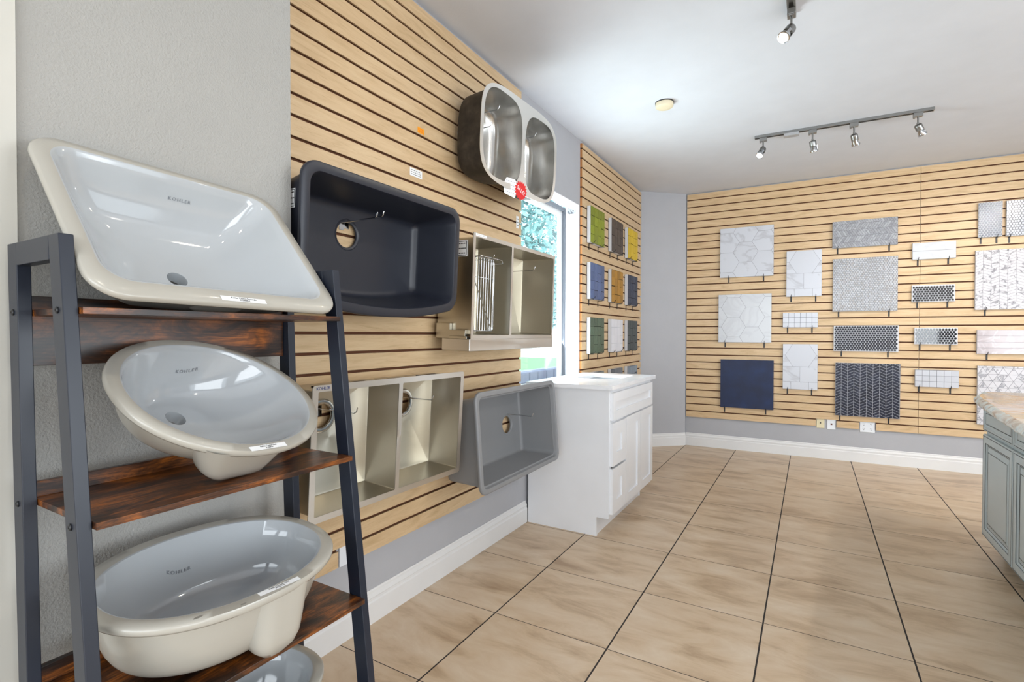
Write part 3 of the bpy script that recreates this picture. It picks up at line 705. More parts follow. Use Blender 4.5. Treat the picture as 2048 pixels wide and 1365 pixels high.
# 3 apron front double
mA = sinkM((-1.33007, 2.34893, 1.4327), (.0023626, .0368799, -.0026195))
o = empty('kitchen_sink', 'steel apron front double sink with a wire rack inside, hung beside the window', 'sink', matrix=mA)
ow, oh = .85, .488
div = -.072
def box_bowl(mb, x0, x1, y0, y1, depth, dc, rc=.006, wall=.0015):
    w_, h_ = x1-x0, y1-y0; cx, cy = (x0+x1)/2, (y0+y1)/2
    def rg(ins, z, ex=0): return Z(rr(w_-2*ins+2*ex, h_-2*ins+2*ex, rc+ex, cx, cy, k=3, mseg=6), z)
    def S(ex, dz):
        q = [rg(0, 0+(-.0004 if ex else 0), ex), rg(0, -depth+.008+dz, ex), rg(.002, -depth+.002+dz, ex), rg(.008, -depth+dz, ex)]
        last = [(p[0], p[1]) for p in q[-1]]; q += [Z(circ_like(last, .058, *dc), -depth-.003+dz), Z(circ_like(last, .045, *dc), -depth-.006+dz)]; return q
    I = S(0, 0); O = S(wall, -wall); mb.loft(O[::-1]+I, closed=True)
mb = MB(); add_flat(mb, [[(-ow/2, -oh/2), (ow/2, -oh/2), (ow/2, oh/2), (-ow/2, oh/2)], rr(div-.009+ow/2-.018, oh-.038, .006, (-ow/2+.018+div-.009)/2, .0, k=3, mseg=6)[::1], rr(ow/2-.018-div-.009, oh-.038, .006, (ow/2-.018+div+.009)/2, 0, k=3, mseg=6)], -.003, 0)
mb.build('rim_plate', M['steel_rim'], o)
mb = MB(); box_bowl(mb, -ow/2+.018, div-.009, -oh/2+.019, oh/2-.019, .21, (-.195, .115)); mb.build('bowl', M['steel_warm'], o, smooth=40)
mb = MB(); box_bowl(mb, div+.009, ow/2-.018, -oh/2+.019, oh/2-.019, .21, (.245, .11)); mb.build('bowl', M['steel_warm'], o, smooth=40)
mb = MB(); mb.box(-ow/2-.008, ow/2+.005, -oh/2-.056, -oh/2, -.16, .0); mb.build('apron', M['steel_rim'], o, bevel=.003)
mb = MB(); mb.box(-ow/2-.004, -ow/2+.016, -oh/2+.012, -oh/2+.040, -.12, -.03); mb.box(-ow/2-.006, -ow/2+.016, -oh/2+.0, -oh/2+.012, -.12, -.02); mb.box(-ow/2-.002, -ow/2+.016, -oh/2+.0, -oh/2+.07, -.20, -.12); mb.build('clip', M['steel_warm'], o, bevel=.001)
note('display_sticker', o, T(-ow/2+.0135, .175, -.075) @ Matrix.Rotation(radians(-90), 4, 'Y'), .065, .075, 3)
note('label_strip', o, T(-.365, .236, .0006), .09, .012, 1, False)
# wire rack resting in the left bowl
mR = mA @ T(0, 0, 0)
rk = empty('sink_rack', 'chrome wire rack standing in the left bowl of the apron front sink', 'rack', matrix=mR)
x0, x1, y0, y1, zf = -.372, -.158, -.207, .150, -.055
b = MB(); b.tube([(x0, y0, zf), (x1-.01, y0, zf), (x1, y0+.01, zf), (x1, y1-.02, zf), (x1-.02, y1, zf), (x0, y1, zf), (x0, y0, zf)], .0028, 8)
b.tube([(x1, y1-.02, zf), (x1, y1-.02, zf+.05), (x1-.02, y1-.005, zf+.055), (x0, y1-.005, zf+.055), (x0, y1-.02, zf)], .0025, 8)
b.build('rack_frame', M['chrome'], rk, smooth=60)
b = MB()
for i in range(10):
    xx = x0+.012+i*(x1-x0-.02)/9; b.tube([(xx, y0, zf), (xx, y1, zf), (xx, y1-.006, zf+.052)], .0011, 6)
b.tube([(x0, y1*.35, zf-.001), (x1, y1*.35, zf-.001)], .002, 6); b.tube([(x0, y0+.30, zf+.003), (x1-.02, y0+.01, zf+.003)], .0016, 6)
b.build('wires', M['chrome'], rk, smooth=60)
for (xx, yy) in ((x1-.012, y0+.012), (x0+.01, y0+.012), (x1-.012, y1-.02)):
    b = MB(); b.lathe([(.003, .008), (.008, .004), (.008, -.010), (.004, -.016)], 12, frame=lambda p, xx=xx, yy=yy: Vector((xx+p.x, yy+p.y, zf+p.z)), cap0=True, cap1=True); b.build('rubber_foot', M['plate'], rk, smooth=50)

# 4 square double with thick rim
mK = sinkM((-1.3587, 1.47233, .81865), (-.000814, .0596118, -.0251033))
o = empty('kitchen_sink', 'brushed steel square edged double sink hung low behind the ladder shelf', 'sink', matrix=mK)
ow, oh = .79, .454; dv = .0
mb = MB(); add_flat(mb, [rr(ow, oh, .012, k=4, mseg=4), rr(ow/2-.022-.010, oh-.044, .004, (-ow/2+.022-.010)/2, 0, k=3, mseg=6), rr(ow/2-.022-.010, oh-.044, .004, (ow/2-.022+.010)/2, 0, k=3, mseg=6)], -.0035, 0); mb.build('rim_plate', M['steel_rim'], o)
for sx, dc in ((-1, (-.228, .085)), (1, (.187, .085))):
    mb = MB(); xa, xb = sorted((sx*.010, sx*(ow/2-.022))); box_bowl(mb, xa, xb, -oh/2+.022, oh/2-.022, .165, dc, rc=.004); mb.build('bowl', M['steel_warm'], o, smooth=40)
    mb = MB(); mb.lathe([(.045, -.001), (.046, .002), (.055, .004), (.062, .002), (.064, -.002), (.060, -.004), (.052, -.003), (.045, -.004)], 40, frame=lambda p, dc=dc: Vector((dc[0]+p.x, dc[1]+p.y, -.167+p.z))); mb.build('drain_ring', M['chrome'], o, smooth=50)
for xx, l, d_ in ((-.33, .10, -.045), (-.19, .10, -.055), (.02, .11, -.05), (.20, .12, -.06)):
    mb = MB(); mb.box(xx, xx+l, oh/2-.0205, oh/2-.016, d_-.05, d_+.02); mb.build('sound_pad', M['pad'], o)
text('KOHLER', .014, M['ink_blue'], o, T(-.355, oh/2-.011, .0004), name='maker_mark', ext=.0002)

# 5 grey composite
mG = sinkM((-1.30206, 2.3535, .70459), (-.002987, -.0791566, .0161787))
o = empty('kitchen_sink', 'mid grey single bowl composite sink tipped upwards on the board beside the vanity', 'sink', matrix=mG)
composite(o, .86, .473, .046, .024, .222, .020, .022, (.225, -.005), M['granite_grey'], bow=0, body_in=.045)
note('display_sticker', o, T(-.3915, .12, -.06) @ Matrix.Rotation(radians(-95), 4, 'Y'), .05, .06, 4)

for (y, z, L, lab) in ((2.585, .742, .20, 'chrome peg poking through the drain of the mid grey sink'), (1.378, 1.640, .19, 'left of the two chrome pegs through the drain of the charcoal sink'), (1.401, 1.648, .20, 'right of the two chrome pegs through the drain of the charcoal sink'),
                       (1.270, .935, .20, 'chrome peg in the left bowl of the low square edged sink'), (1.690, .935, .20, 'chrome peg in the right bowl of the low square edged sink'),
                       (2.215, 2.352, .20, 'chrome peg in the left bowl of the highest steel sink'), (2.14, 2.24, .20, 'lower chrome peg in the left bowl of the highest steel sink'), (2.612, 2.348, .20, 'chrome peg in the right bowl of the highest steel sink'),
                       (2.168, 1.590, .20, 'chrome peg in the left bowl of the apron front sink'), (2.605, 1.581, .20, 'chrome peg in the right bowl of the apron front sink')):
    peg((XS, y, z), L, lab)

def wallnote(name, label, y, z, w_, h_, mat, marks=True, cat='label'):
    o = empty(name, label, cat, (XS+.0003, y, z), PL)
    b = MB(); b.box(-w_/2, w_/2, -.0006, 0, -h_/2, h_/2); b.build('paper', mat, o)
    if marks:
        b = MB()
        for i in range(3):
            x = -w_*.4
            while x < w_*.35: l = random.uniform(.06, .15)*w_; b.box(x, x+l, -.0009, -.0006, h_*(.25-.25*i)-h_*.03, h_*(.25-.25*i)+h_*.03); x += l+w_*.05
        b.build('print', M['ink'] if mat is M['paper'] else M['red'], o)
wallnote('price_sticker', 'small orange price sticker alone on the large slat board', 1.846, 2.153, .046, .026, M['orange'])
wallnote('paper_label', 'white paper label on the slat board just above the charcoal sink', 1.812, 1.948, .084, .036, M['paper'])
wallnote('paper_label', 'narrow upright white label at the right edge of the slat board by the window', 2.752, 1.903, .032, .075, M['paper'])
b = MB(); b.box(-1.583, -1.577, 1.375, 1.455, .30, .40); tag(b.build('wall_plate', M['plate'], bevel=.001), 'white wall plate in a notch at the foot of the large slat board', 'wall plate')

# ------------------------------------------------------------------ vanity
VX0, VXF, VY0, VY1, VT = -1.566, -1.024, 2.895, 3.805, .884
va = empty('vanity_cabinet', 'white shaker bathroom vanity with two doors and drawers below the window', 'cabinet', (0, 0, 0))
b = MB()
# side panels with the toe notch
for (ya, yb) in ((VY0, VY0+.018), (VY1-.018, VY1)):
    b.prism([(VX0, 0), (-1.100, 0), (-1.100, .115), (VXF-.020, .115), (VXF-.020, VT), (VX0, VT)], ya, yb, frame=lambda x, z, y: (x, y, z))
b.box(VX0, VX0+.01, VY0+.018, VY1-.018, .1, VT); b.box(VX0, VXF-.03, VY0+.018, VY1-.018, .115, .133)
b.build('carcass', M['white_paint'], va)
b = MB(); b.box(-1.125, -1.108, VY0+.018, VY1-.018, 0, .115); b.build('toe_kick', M['white_paint'], va)
b = MB(); add_flat(b, [[(VY0, .115), (VY1, .115), (VY1, VT), (VY0, VT)], [(VY0+.04, .155), (3.148, .155), (3.148, .675), (VY0+.04, .675)], [(3.175, .155), (VY1-.04, .155), (VY1-.04, .675), (3.175, .675)]], 0, .02, frame=lambda x, y, z: (VXF-z, x, y)); b.build('face_frame', M['white_paint'], va)
def shaker(name, y0, y1, z0, z1, X=VXF, t=.02, rail=.055, parent=va, mat=M['white_paint']):
    b = MB(); add_flat(b, [[(y0, z0), (y1, z0), (y1, z1), (y0, z1)], [(y0+rail, z0+rail), (y1-rail, z0+rail), (y1-rail, z1-rail), (y0+rail, z1-rail)]], 0, t, frame=lambda x, y, z: (X+t-z+.0005, x, y))
    b.box(X+.0005, X+.010, y0+rail-.001, y1-rail+.001, z0+rail-.001, z1-rail+.001)
    return b.build(name, mat, parent, bevel=.0012)
shaker('false_front', VY0+.022, VY1-.02, .698, .862)
shaker('drawer', VY0+.012, 3.158, .425, .682, rail=.075); shaker('drawer', VY0+.012, 3.158, .140, .410, rail=.075)
shaker('door', 3.163, 3.470, .138, .686); shaker('door', 3.473, VY1-.015, .138, .686)
vt = empty('quartz_countertop', 'white quartz vanity top with an undermount basin, brightly lit by the window', 'countertop', (0, 0, 0))
hx = rr(.30, .40, .03, -1.27, 3.50, k=6, mseg=6)
b = MB(); add_flat(b, [[(-1.566, 2.868), (-.995, 2.868), (-.995, 3.835), (-1.566, 3.835)], hx], VT, .909); b.build('slab', M['quartz'], vt, bevel=.002)
b = MB(); R = []
for s_, z in ((1.02, VT-.002), (1.02, VT-.004), (.99, VT-.05), (.94, VT-.11), (.80, VT-.135)): R.append([(-1.27+(x+1.27)*s_, 3.50+(y-3.50)*s_, z) for x, y in hx])
R.append(Z(circ_like([(p[0], p[1]) for p in R[-1]], .022, -1.27, 3.50), VT-.14)); b.loft(R); b.build('undermount_basin', M['ceramic_in'], vt, smooth=50)

# ------------------------------------------------------------------ island on the right
isl = empty('island_cabinet', 'pale grey glazed cabinet with raised panel doors at the right picture edge', 'cabinet', (0, 0, 0))
IX = .853; IY1 = 3.780; IY0 = 1.80; IT = .838
b = MB(); b.box(IX, 1.52, IY0, IY1, .085, IT); b.build('carcass', M['grey_paint'], isl)
b = MB(); b.box(IX+.07, 1.50, IY0+.03, IY1-.03, 0, .085); b.build('toe_kick', plain('dark_toe_kick', (70, 78, 92), .6), isl)
def raised(name, y0, y1, z0, z1):
    t = .018; X = IX
    def f(x, y, z): return (X-z-.0008, x, y)
    b = MB(); rl = .055 if z1-z0 > .2 else .028
    def L(i): return [(y0+i, z0+i), (y1-i, z0+i), (y1-i, z1-i), (y0+i, z1-i)]
    R = [(0, 0), (0, t-.004), (.004, t), (rl-.012, t), (rl-.008, t-.003), (rl, t-.009), (rl+.012, t-.010), (rl+.03, t-.003), (rl+.034, t-.003)] if z1-z0 > .2 else [(0, 0), (0, t-.004), (.004, t), (rl-.008, t), (rl, t-.008), (rl+.006, t-.008), (rl+.012, t-.004)]
    b.loft([[f(x, y, z) for x, y in L(i)] for i, z in R], cap0=True, cap1=True, mats=[0]*len(R)); o_ = b.build(name, M['grey_paint'], isl)
    g = MB()
    for i, z in ((.007, t), (rl-.010, t-.0012), (rl+.002, t-.0095), (rl+.032 if z1-z0 > .2 else rl+.011, t-.003)):
        a = L(i); c = L(i+.0032)
        for q in range(4):
            p = [a[q], a[(q+1) % 4], c[(q+1) % 4], c[q]]; bb = g.add([f(x, y, z+.0006) for x, y in p]); g.face((bb, bb+1, bb+2, bb+3))
    g.build('glaze_lines', M['grey_glaze'], o_, fix=False)
for k in range(4):
    ya = IY1-.495*(k+1)+.003; yb = IY1-.495*k-.003
    raised('door', ya, yb, .100, .662); raised('drawer', ya, yb, .682, .822)
M['marble_isl'] = ramp_noise('layered_onyx', [(.30, (170, 165, 158)), (.42, (214, 196, 170)), (.5, (206, 158, 104)), (.56, (226, 214, 198)), (.7, (196, 188, 184)), (.8, (150, 142, 138))], scale=(.9, 3.4, 3), nscale=2.4, detail=9, distort=.9, rough=.12, nrough=.6)
M['chisel'] = ramp_noise('chiselled_stone_edge', [(.35, (150, 118, 92)), (.5, (206, 200, 192)), (.62, (214, 222, 222)), (.75, (150, 160, 170))], nscale=16, detail=8, rough=.35, bump=1.0)
it = empty('stone_countertop', 'banded beige and grey stone island top with a chiselled edge', 'countertop', (0, 0, 0))
edge = [(1.60, 3.96), (.93, 3.96), (.86, 3.94), (.86, 3.88), (.815, 3.80), (.775, 3.66), (.752, 3.50), (.732, 3.32), (.70, 3.0), (.668, 2.6), (.64, 2.2), (.63, 1.78), (1.60, 1.78)]
# smooth the outline and roughen the chiselled side
def cr(P, n=6):
    out = []
    for i in range(len(P)-1):
        p0, p1, p2, p3 = P[max(i-1, 0)], P[i], P[i+1], P[min(i+2, len(P)-1)]
        for k in range(n):
            t = k/n; out.append(tuple(.5*((2*p1[j])+(-p0[j]+p2[j])*t+(2*p0[j]-5*p1[j]+4*p2[j]-p3[j])*t*t+(-p0[j]+3*p1[j]-3*p2[j]+p3[j])*t**3) for j in (0, 1)))
    out.append(P[-1]); return out
E2 = cr(edge[2:-1], 10); rnd = random.Random(5)
loop = [edge[0], edge[1]]+E2+[edge[-1]]
cxm, cym = 1.25, 2.9
def off(d, jit=0):
    out = []
    for i, (x, y) in enumerate(loop):
        if i < 2 or i == len(loop)-1: out.append((x, y)); continue
        v = Vector((cxm-x, (cym-y)*.5)).normalized(); dd = d+rnd.uniform(-jit, jit); out.append((x+v.x*dd, y+v.y*dd))
    return out
b = MB(); b.loft([Z(off(.03), IT+.001), Z(off(.006, .004), IT+.006), Z(off(-.003, .005), IT+.018), Z(off(-.001, .005), IT+.03), Z(off(.010, .004), IT+.040), Z(off(.022, .002), IT+.044), Z(off(.024), IT+.0445)], cap0=True, cap1=True, mats=[1, 1, 1, 1, 1, 0, 0])
b.mi[-1] = 0; b.mi[-2] = 0
b.build('slab', [M['marble_isl'], M['chisel']], it, smooth=40)

# ------------------------------------------------------------------ tile display boards
def clip(poly, x0, x1, y0, y1):
    for ax, s_, v in ((0, 1, x0), (0, -1, x1), (1, 1, y0), (1, -1, y1)):
        out = []
        for i in range(len(poly)):
            a, c = poly[i], poly[(i+1) % len(poly)]; da, dc_ = (a[ax]-v)*s_, (c[ax]-v)*s_
            if da >= 0: out.append(a)
            if (da >= 0) != (dc_ >= 0): t = da/(da-dc_); out.append((a[0]+(c[0]-a[0])*t, a[1]+(c[1]-a[1])*t))
        poly = out
        if len(poly) < 3: return None
    return poly
def shrink(poly, d):
    n = len(poly); cx = sum(p[0] for p in poly)/n; cy = sum(p[1] for p in poly)/n
    # ccw check
    A = sum(poly[i][0]*poly[(i+1) % n][1]-poly[(i+1) % n][0]*poly[i][1] for i in range(n))
    if abs(A) < 1e-6: return None
    if A < 0: poly = poly[::-1]
    out = []
    P = [Vector(p) for p in poly]
    L = []
    for i in range(n):
        a, c = P[i], P[(i+1) % n]; e_ = c-a
        if e_.length < 1e-5: continue
        e_.normalize(); nn = Vector((-e_.y, e_.x)); L.append((a+nn*d, e_))
    m = len(L)
    if m < 3: return None
    for i in range(m):
        (p, u), (q, v) = L[i-1], L[i]; den = u.x*v.y-u.y*v.x
        if abs(den) < 1e-4: out.append(tuple(q)); continue
        t = ((q.x-p.x)*v.y-(q.y-p.y)*v.x)/den; out.append(tuple(p+u*t))
    B = sum(out[i][0]*out[(i+1) % m][1]-out[(i+1) % m][0]*out[i][1] for i in range(m))
    return out if B > 1e-7 else None
def pieces(kind, w_, h):
    P = []
    if kind in ('hexA', 'hexB'):
        s_ = .1185; hh = s_*sqrt(3)
        cx, cy = (w_*.485, h*.5) if kind == 'hexA' else (w_*.29, h*.73)
        for i in range(-4, 5):
            for j in range(-4, 5):
                x = cx+i*1.5*s_; y = cy+j*hh+(hh/2 if i % 2 else 0); P.append([(x+s_*cos(radians(60*k)), y+s_*sin(radians(60*k))) for k in range(6)])
    elif kind == 'mixA':
        s_ = .135; cy = h*.755; cx = w_*.52; hy = s_*.84
        P.append([(cx-s_, cy), (cx-s_/2, cy-hy), (cx+s_/2, cy-hy), (cx+s_, cy), (cx+s_/2, cy+hy), (cx-s_/2, cy+hy)])
        P += [[(-1, cy), (cx-s_, cy), (cx-s_/2, cy+hy), (-1, cy+hy+.5)], [(-1, cy-hy), (cx-s_/2, cy-hy), (cx-s_, cy), (-1, cy)], [(cx+s_, cy), (2, cy), (2, cy+hy), (cx+s_/2, cy+hy)], [(cx+s_/2, cy-hy), (2, cy-hy), (2, cy), (cx+s_, cy)]]
        y1 = cy-hy; P += [[(-1, y1-.152), (w_*.5, y1-.152), (w_*.5, y1), (-1, y1)], [(w_*.5, y1-.152), (2, y1-.152), (2, y1), (w_*.5, y1)]]
        P += [[(-1, -.1), (w_*.24, -.1), (w_*.24, y1-.152), (-1, y1-.152)], [(w_*.24, -.1), (w_*.75, -.1), (w_*.75, y1-.152), (w_*.24, y1-.152)], [(w_*.75, -.1), (2, -.1), (2, y1-.152), (w_*.75, y1-.152)]]
    elif kind == 'penny':
        d = .0202; j = 0; y = 0
        while y < h+d:
            x = (d/2 if j % 2 else 0)
            while x < w_+d: P.append([(x+d*.5*cos(radians(45*k+22)), y+d*.5*sin(radians(45*k+22))) for k in range(8)]); x += d
            y += d*.87; j += 1
    elif kind.startswith('oval'):
        dx, dy = (.0212, .0233) if kind != 'oval_v' else (.021, .024); j = 0; y = .014
        a, c_ = dx*.48, dy*.475
        while y < h-.008:
            x = .012+(dx/2 if j % 2 else 0)
            while x < w_-.009: P.append([(x+a*cos(radians(30*k)), y+c_*sin(radians(30*k))) for k in range(12)]); x += dx
            y += dy*.83; j += 1
    elif kind == 'hexsmall':
        d = .019; j = 0; y = 0
        while y < h+d*1.5:
            x = (d/2 if j % 2 else 0)
            while x < w_+d: P.append([(x+d*.5, y-d*.36), (x+d*.5, y+d*.36), (x, y+d*.72), (x-d*.5, y+d*.36), (x-d*.5, y-d*.36), (x, y-d*.72)][::-1]); x += d
            y += d*1.08; j += 1
    elif kind == 'herring':
        rh = .0585; pw = .0205; sl = .034; j = 0; y = -.01
        while y < h:
            x = -.1
            while x < w_+.1:
                s_ = sl if j % 2 else -sl
                P.append([(x, y), (x+pw, y), (x+pw+s_, y+rh), (x+s_, y+rh)]); x += pw
            y += rh; j += 1
    elif kind.startswith('chev'):
        cw, ph, sl = (.05, .0265, .026) if kind == 'chevD' else (.053, .0245, .022); j = 0; x = -.003
        while x < w_:
            y = -.1
            while y < h+.1:
                a, c_ = (0, -sl) if j % 2 else (-sl, 0)
                P.append([(x, y+a), (x+cw, y+c_), (x+cw, y+c_+ph), (x, y+a+ph)]); y += ph
            x += cw; j += 1
    elif kind.startswith('grid'):
        nx, ny = (6, 3); off_y = 0 if kind == 'gridB' else -.003
        for i in range(nx):
            for j in range(ny+1): P.append([(i*w_/nx, j*.0505+off_y-.0), ((i+1)*w_/nx, j*.0505+off_y), ((i+1)*w_/nx, (j+1)*.0505+off_y), (i*w_/nx, (j+1)*.0505+off_y)])
    elif kind == 'plank2': P += [[(-1, 0), (1, 0), (1, h/2), (-1, h/2)], [(-1, h/2), (1, h/2), (1, h), (-1, h)]]
    elif kind == 'plank3':
        for j, (a, c_) in enumerate(((0, .052), (.052, .10), (.10, .155), (.155, .21))): P.append([(-1, a), (1, a), (1, c_), (-1, c_)])
    elif kind == 'tri':
        s_ = .066; th = s_*.866; j = 0; y = -.02
        while y < h:
            x = -s_*2+(s_/2 if j % 2 else 0)
            while x < w_+s_: P.append([(x, y), (x+s_, y), (x+s_/2, y+th)]); P.append([(x+s_, y), (x+s_*1.5, y+th), (x+s_/2, y+th)]); x += s_
            y += th; j += 1
    elif kind == 'zellige':
        tw = w_/4; th = h/4
        for i in range(4):
            for j in range(-1, 5):
                y = j*th+(th/2 if i % 2 else 0)*0+(random.uniform(-.004, .004)); P.append([(i*tw, y), ((i+1)*tw, y), ((i+1)*tw, y+th), (i*tw, y+th)])
    else: P.append([(-1, -1), (2, -1), (2, 2), (-1, 2)])
    return P
def board(name, label, cat, group, loc, rotz, w_, h, kind, mat, grout=None, gap=.0012, thick=.018, tilt=0, core=M['board_white'], margin=0, hook=(.17, .83), hlabel=None, off_=.004, hk='front'):
    """loc = lower left corner of the board on the slat face; frame x along, -y toward the room"""
    o = empty(name, label, cat, loc, rotz, group)
    face_y = -off_-thick
    b = MB(); b.box(0, w_, -off_-thick, -off_, 0, h); b.build('backer', core, o, bevel=.0008)
    if grout is not None:
        b = MB(); b.box(margin*.5, w_-margin*.5, face_y-.0014, face_y, margin*.5, h-margin*.5); b.build('grout', grout, o)
    g = MB(); fr = lambda x, y, z: (x, face_y-z, y); rnd = random.Random(hash(kind) % 1000 if False else len(label)*7+13)
    big = kind in ('hexA', 'hexB', 'mixA', 'plain', 'plank2', 'plank3')
    for P in pieces(kind, w_, h):
        q = clip(P, margin, w_-margin, margin, h-margin)
        if not q: continue
        q = shrink(q, gap/2)
        if not q: continue
        g.tint = rnd.random(); t = .0030+(rnd.uniform(-.0003, .0003) if not big else 0)
        g.prism(q, .0008, t, frame=fr, bot=False)
    g.build('tile_face', mat, o, fix=True)
    for i, hx_ in enumerate(hook):
        side = ('left', 'right')[i] if len(hook) == 2 else 'single'
        hl = (side+' black hook under the '+(hlabel or label))
        ho = empty('display_hook', hl, 'hook', tuple(Vector(loc)+Matrix.Rotation(rotz, 3, 'Z') @ Vector((hx_*w_, 0, -.001))), rotz, 'black hooks holding tile boards')
        b = MB(); b.box(-.006, .006, -.0035, -.0005, -.052, -.001); b.box(-.003, .003, off_*-1-thick-.008, -.0035, -.0055, -.0015); b.build('bracket', M['black'], ho)
        b = MB(); yq = -off_-thick-.0095; b.tube([(0, yq+.002, -.0035), (0, yq-.001, .006), (.002, yq-.006 if hk == 'front' else yq-.016, .020)], .0022, 6); b.build('prong', M['black'], ho)
    return o
MARB = tile_mat('white_marble_tile', (200, 203, 211), (158, 157, 164), var=.02, rough=.3, vscale=2.6, vpos=(.57, .58), marb=.45)
MARBW = tile_mat('plain_white_marble_tile', (200, 203, 208), (184, 185, 192), var=.02, rough=.2, vscale=3, vpos=(.55, .57), marb=.4)
GLASS = tile_mat('grey_glass_tile', (172, 174, 180), (120, 122, 130), var=.14, rough=.1, coat=1, vscale=14, marb=.6)
PEN = tile_mat('white_penny_marble', (188, 190, 194), (150, 140, 126), var=.08, rough=.22, vscale=9, marb=.55)
WH = tile_mat('white_mosaic', (196, 199, 207), None, var=.03, rough=.2)
NAVYM = tile_mat('navy_mosaic', (20, 25, 44), None, var=.3, rough=.45, coat=0)
BLKM = tile_mat('black_mosaic', (28, 28, 34), None, var=.3, rough=.45, coat=0)
BLKG = tile_mat('glossy_black_mosaic', (30, 32, 38), None, var=.3, rough=.03, coat=1)
NAVY = ramp_noise('navy_slab', [(.3, (6, 22, 56)), (.6, (10, 32, 72)), (.8, (16, 42, 86))], nscale=7, rough=.5)
NAVC = tile_mat('navy_marble_chevron', (10, 18, 46), (150, 156, 176), var=.25, rough=.4, coat=0, vscale=16, vpos=(.62, .622), marb=.25)
CHV = tile_mat('veined_white_chevron', (204, 202, 207), (120, 119, 126), var=.03, rough=.25, vscale=10, vpos=(.57, .61), marb=.9)
GRYM = tile_mat('slate_grey_mosaic', (104, 112, 130), None, var=.12, rough=.25)
PINK = tile_mat('pale_pink_glazed_plank', (196, 187, 191), (212, 208, 213), var=.06, rough=.1, coat=.5, vscale=5, marb=.6)
TRI = tile_mat('veined_white_triangles', (204, 203, 208), (124, 124, 132), var=.03, rough=.25, vscale=11, vpos=(.59, .62), marb=.8)
GW, GG = M['grout_w'], M['grout_g']
GD = plain('charcoal_grout', (92, 94, 100), .8)
BB = [
 ('tile_board', 'square white marble board of large hexagons with grey veins, top left on the far wall', .346, 1.811, .505, .515, 'hexA', MARB, GG, .0022),
 ('tile_board', 'upright white marble board with one hexagon over bricks, upper one of its pair', .965, 1.591, .303, .452, 'mixA', MARB, GG, .0018),
 ('tile_board', 'long shiny grey glass herringbone board high on the far wall', 1.354, 2.042, .508, .254, 'herring', GLASS, GD, .0018),
 ('tile_board', 'square board of small pale penny rounds in the middle of the far wall', 1.360, 1.435, .506, .503, 'penny', PEN, GG, .0014),
 ('tile_board', 'square plain white board of large hexagons, middle of the left column', .334, 1.131, .501, .501, 'hexB', MARBW, GG, .0022),
 ('tile_board', 'small white square mosaic board under the upper marble hexagon and brick board', .937, 1.284, .303, .147, 'gridA', WH, GG, .0026),
 ('tile_board', 'upright white marble board with one hexagon over bricks, lower one of its pair', .940, .669, .301, .450, 'mixA', MARB, GG, .0018),
 ('tile_board', 'long dark navy penny oval mosaic board in the middle of the far wall', 1.371, 1.056, .505, .243, 'oval', NAVYM, GW, .0016),
 ('tile_board', 'square solid navy blue slab at the bottom left of the far wall', .358, .447, .501, .503, 'plain', NAVY, None, .002),
 ('tile_board', 'square navy chevron board with white grout at the bottom of the far wall', 1.389, .439, .503, .505, 'chevD', NAVC, GW, .0026),
 ('tile_board', 'small white two plank board right of the shiny herringbone board', 1.970, 1.891, .306, .150, 'plank2', MARBW, GG, .0022),
 ('tile_board', 'small matt black oval mosaic board, upper one of the small pair', 1.969, 1.509, .305, .151, 'oval', BLKM, GW, .0016),
 ('tile_board', 'small glossy black oval mosaic board, lower one of the small pair', 1.991, 1.127, .304, .150, 'oval', BLKG, GW, .0016),
 ('tile_board', 'small white square mosaic board right of the navy chevron board', 1.999, .744, .308, .155, 'gridB', WH, GG, .0026),
 ('tile_board', 'small upright slate grey mosaic board at the top right', 2.423, 2.052, .155, .298, 'penny', GRYM, GW, .0022),
 ('tile_board', 'small upright white mosaic board cut by the right picture edge', 2.603, 2.048, .155, .300, 'hexsmall', WH, GD, .0032),
 ('tile_board', 'square white chevron board with dark grey veins at the right picture edge', 2.407, 1.430, .505, .510, 'chevB', CHV, GG, .0016),
 ('tile_board', 'long pale pink glossy plank board at the right picture edge', 2.423, 1.050, .505, .203, 'plank3', PINK, GG, .0018),
 ('tile_board', 'square veined white triangle board behind the island top', 2.430, .437, .505, .509, 'tri', TRI, GG, .0020)]
SHORT = ['marble hexagon board with veins', 'upper marble brick and hexagon board', 'shiny herringbone board', 'square penny round board', 'plain white hexagon board', 'small white mosaic board of the second column', 'lower marble brick and hexagon board', 'long navy oval mosaic board', 'solid navy slab', 'navy chevron board', 'two plank white board', 'matt black oval mosaic board', 'glossy black oval mosaic board', 'white mosaic board right of the navy chevron board', 'slate grey mosaic board', 'small white mosaic board at the right edge', 'white veined chevron board', 'pale pink plank board', 'white triangle board']
HK = {0: (.17, .82), 4: (.13, .87), 8: (.08, .86), 2: (.085, .88), 3: (.10, .88), 7: (.13, .85), 9: (.08, .84), 13: (.10, .82), 14: (.13, .80), 15: (.16, .9)}
for i, (nm, lab, s0, z0, w_, h, kind, mat, gr, gp) in enumerate(BB):
    board(nm, lab, 'tile board', 'tile boards on the far wall', BW(s0, 0, z0), BROT, w_, h, kind, mat, gr, gp, margin=.006 if kind == 'oval' else 0, hook=HK.get(i, (.14, .84)), hlabel=SHORT[i],
          core=plain('navy_core', (30, 40, 66), .4) if kind == 'plain' else M['board_white'])

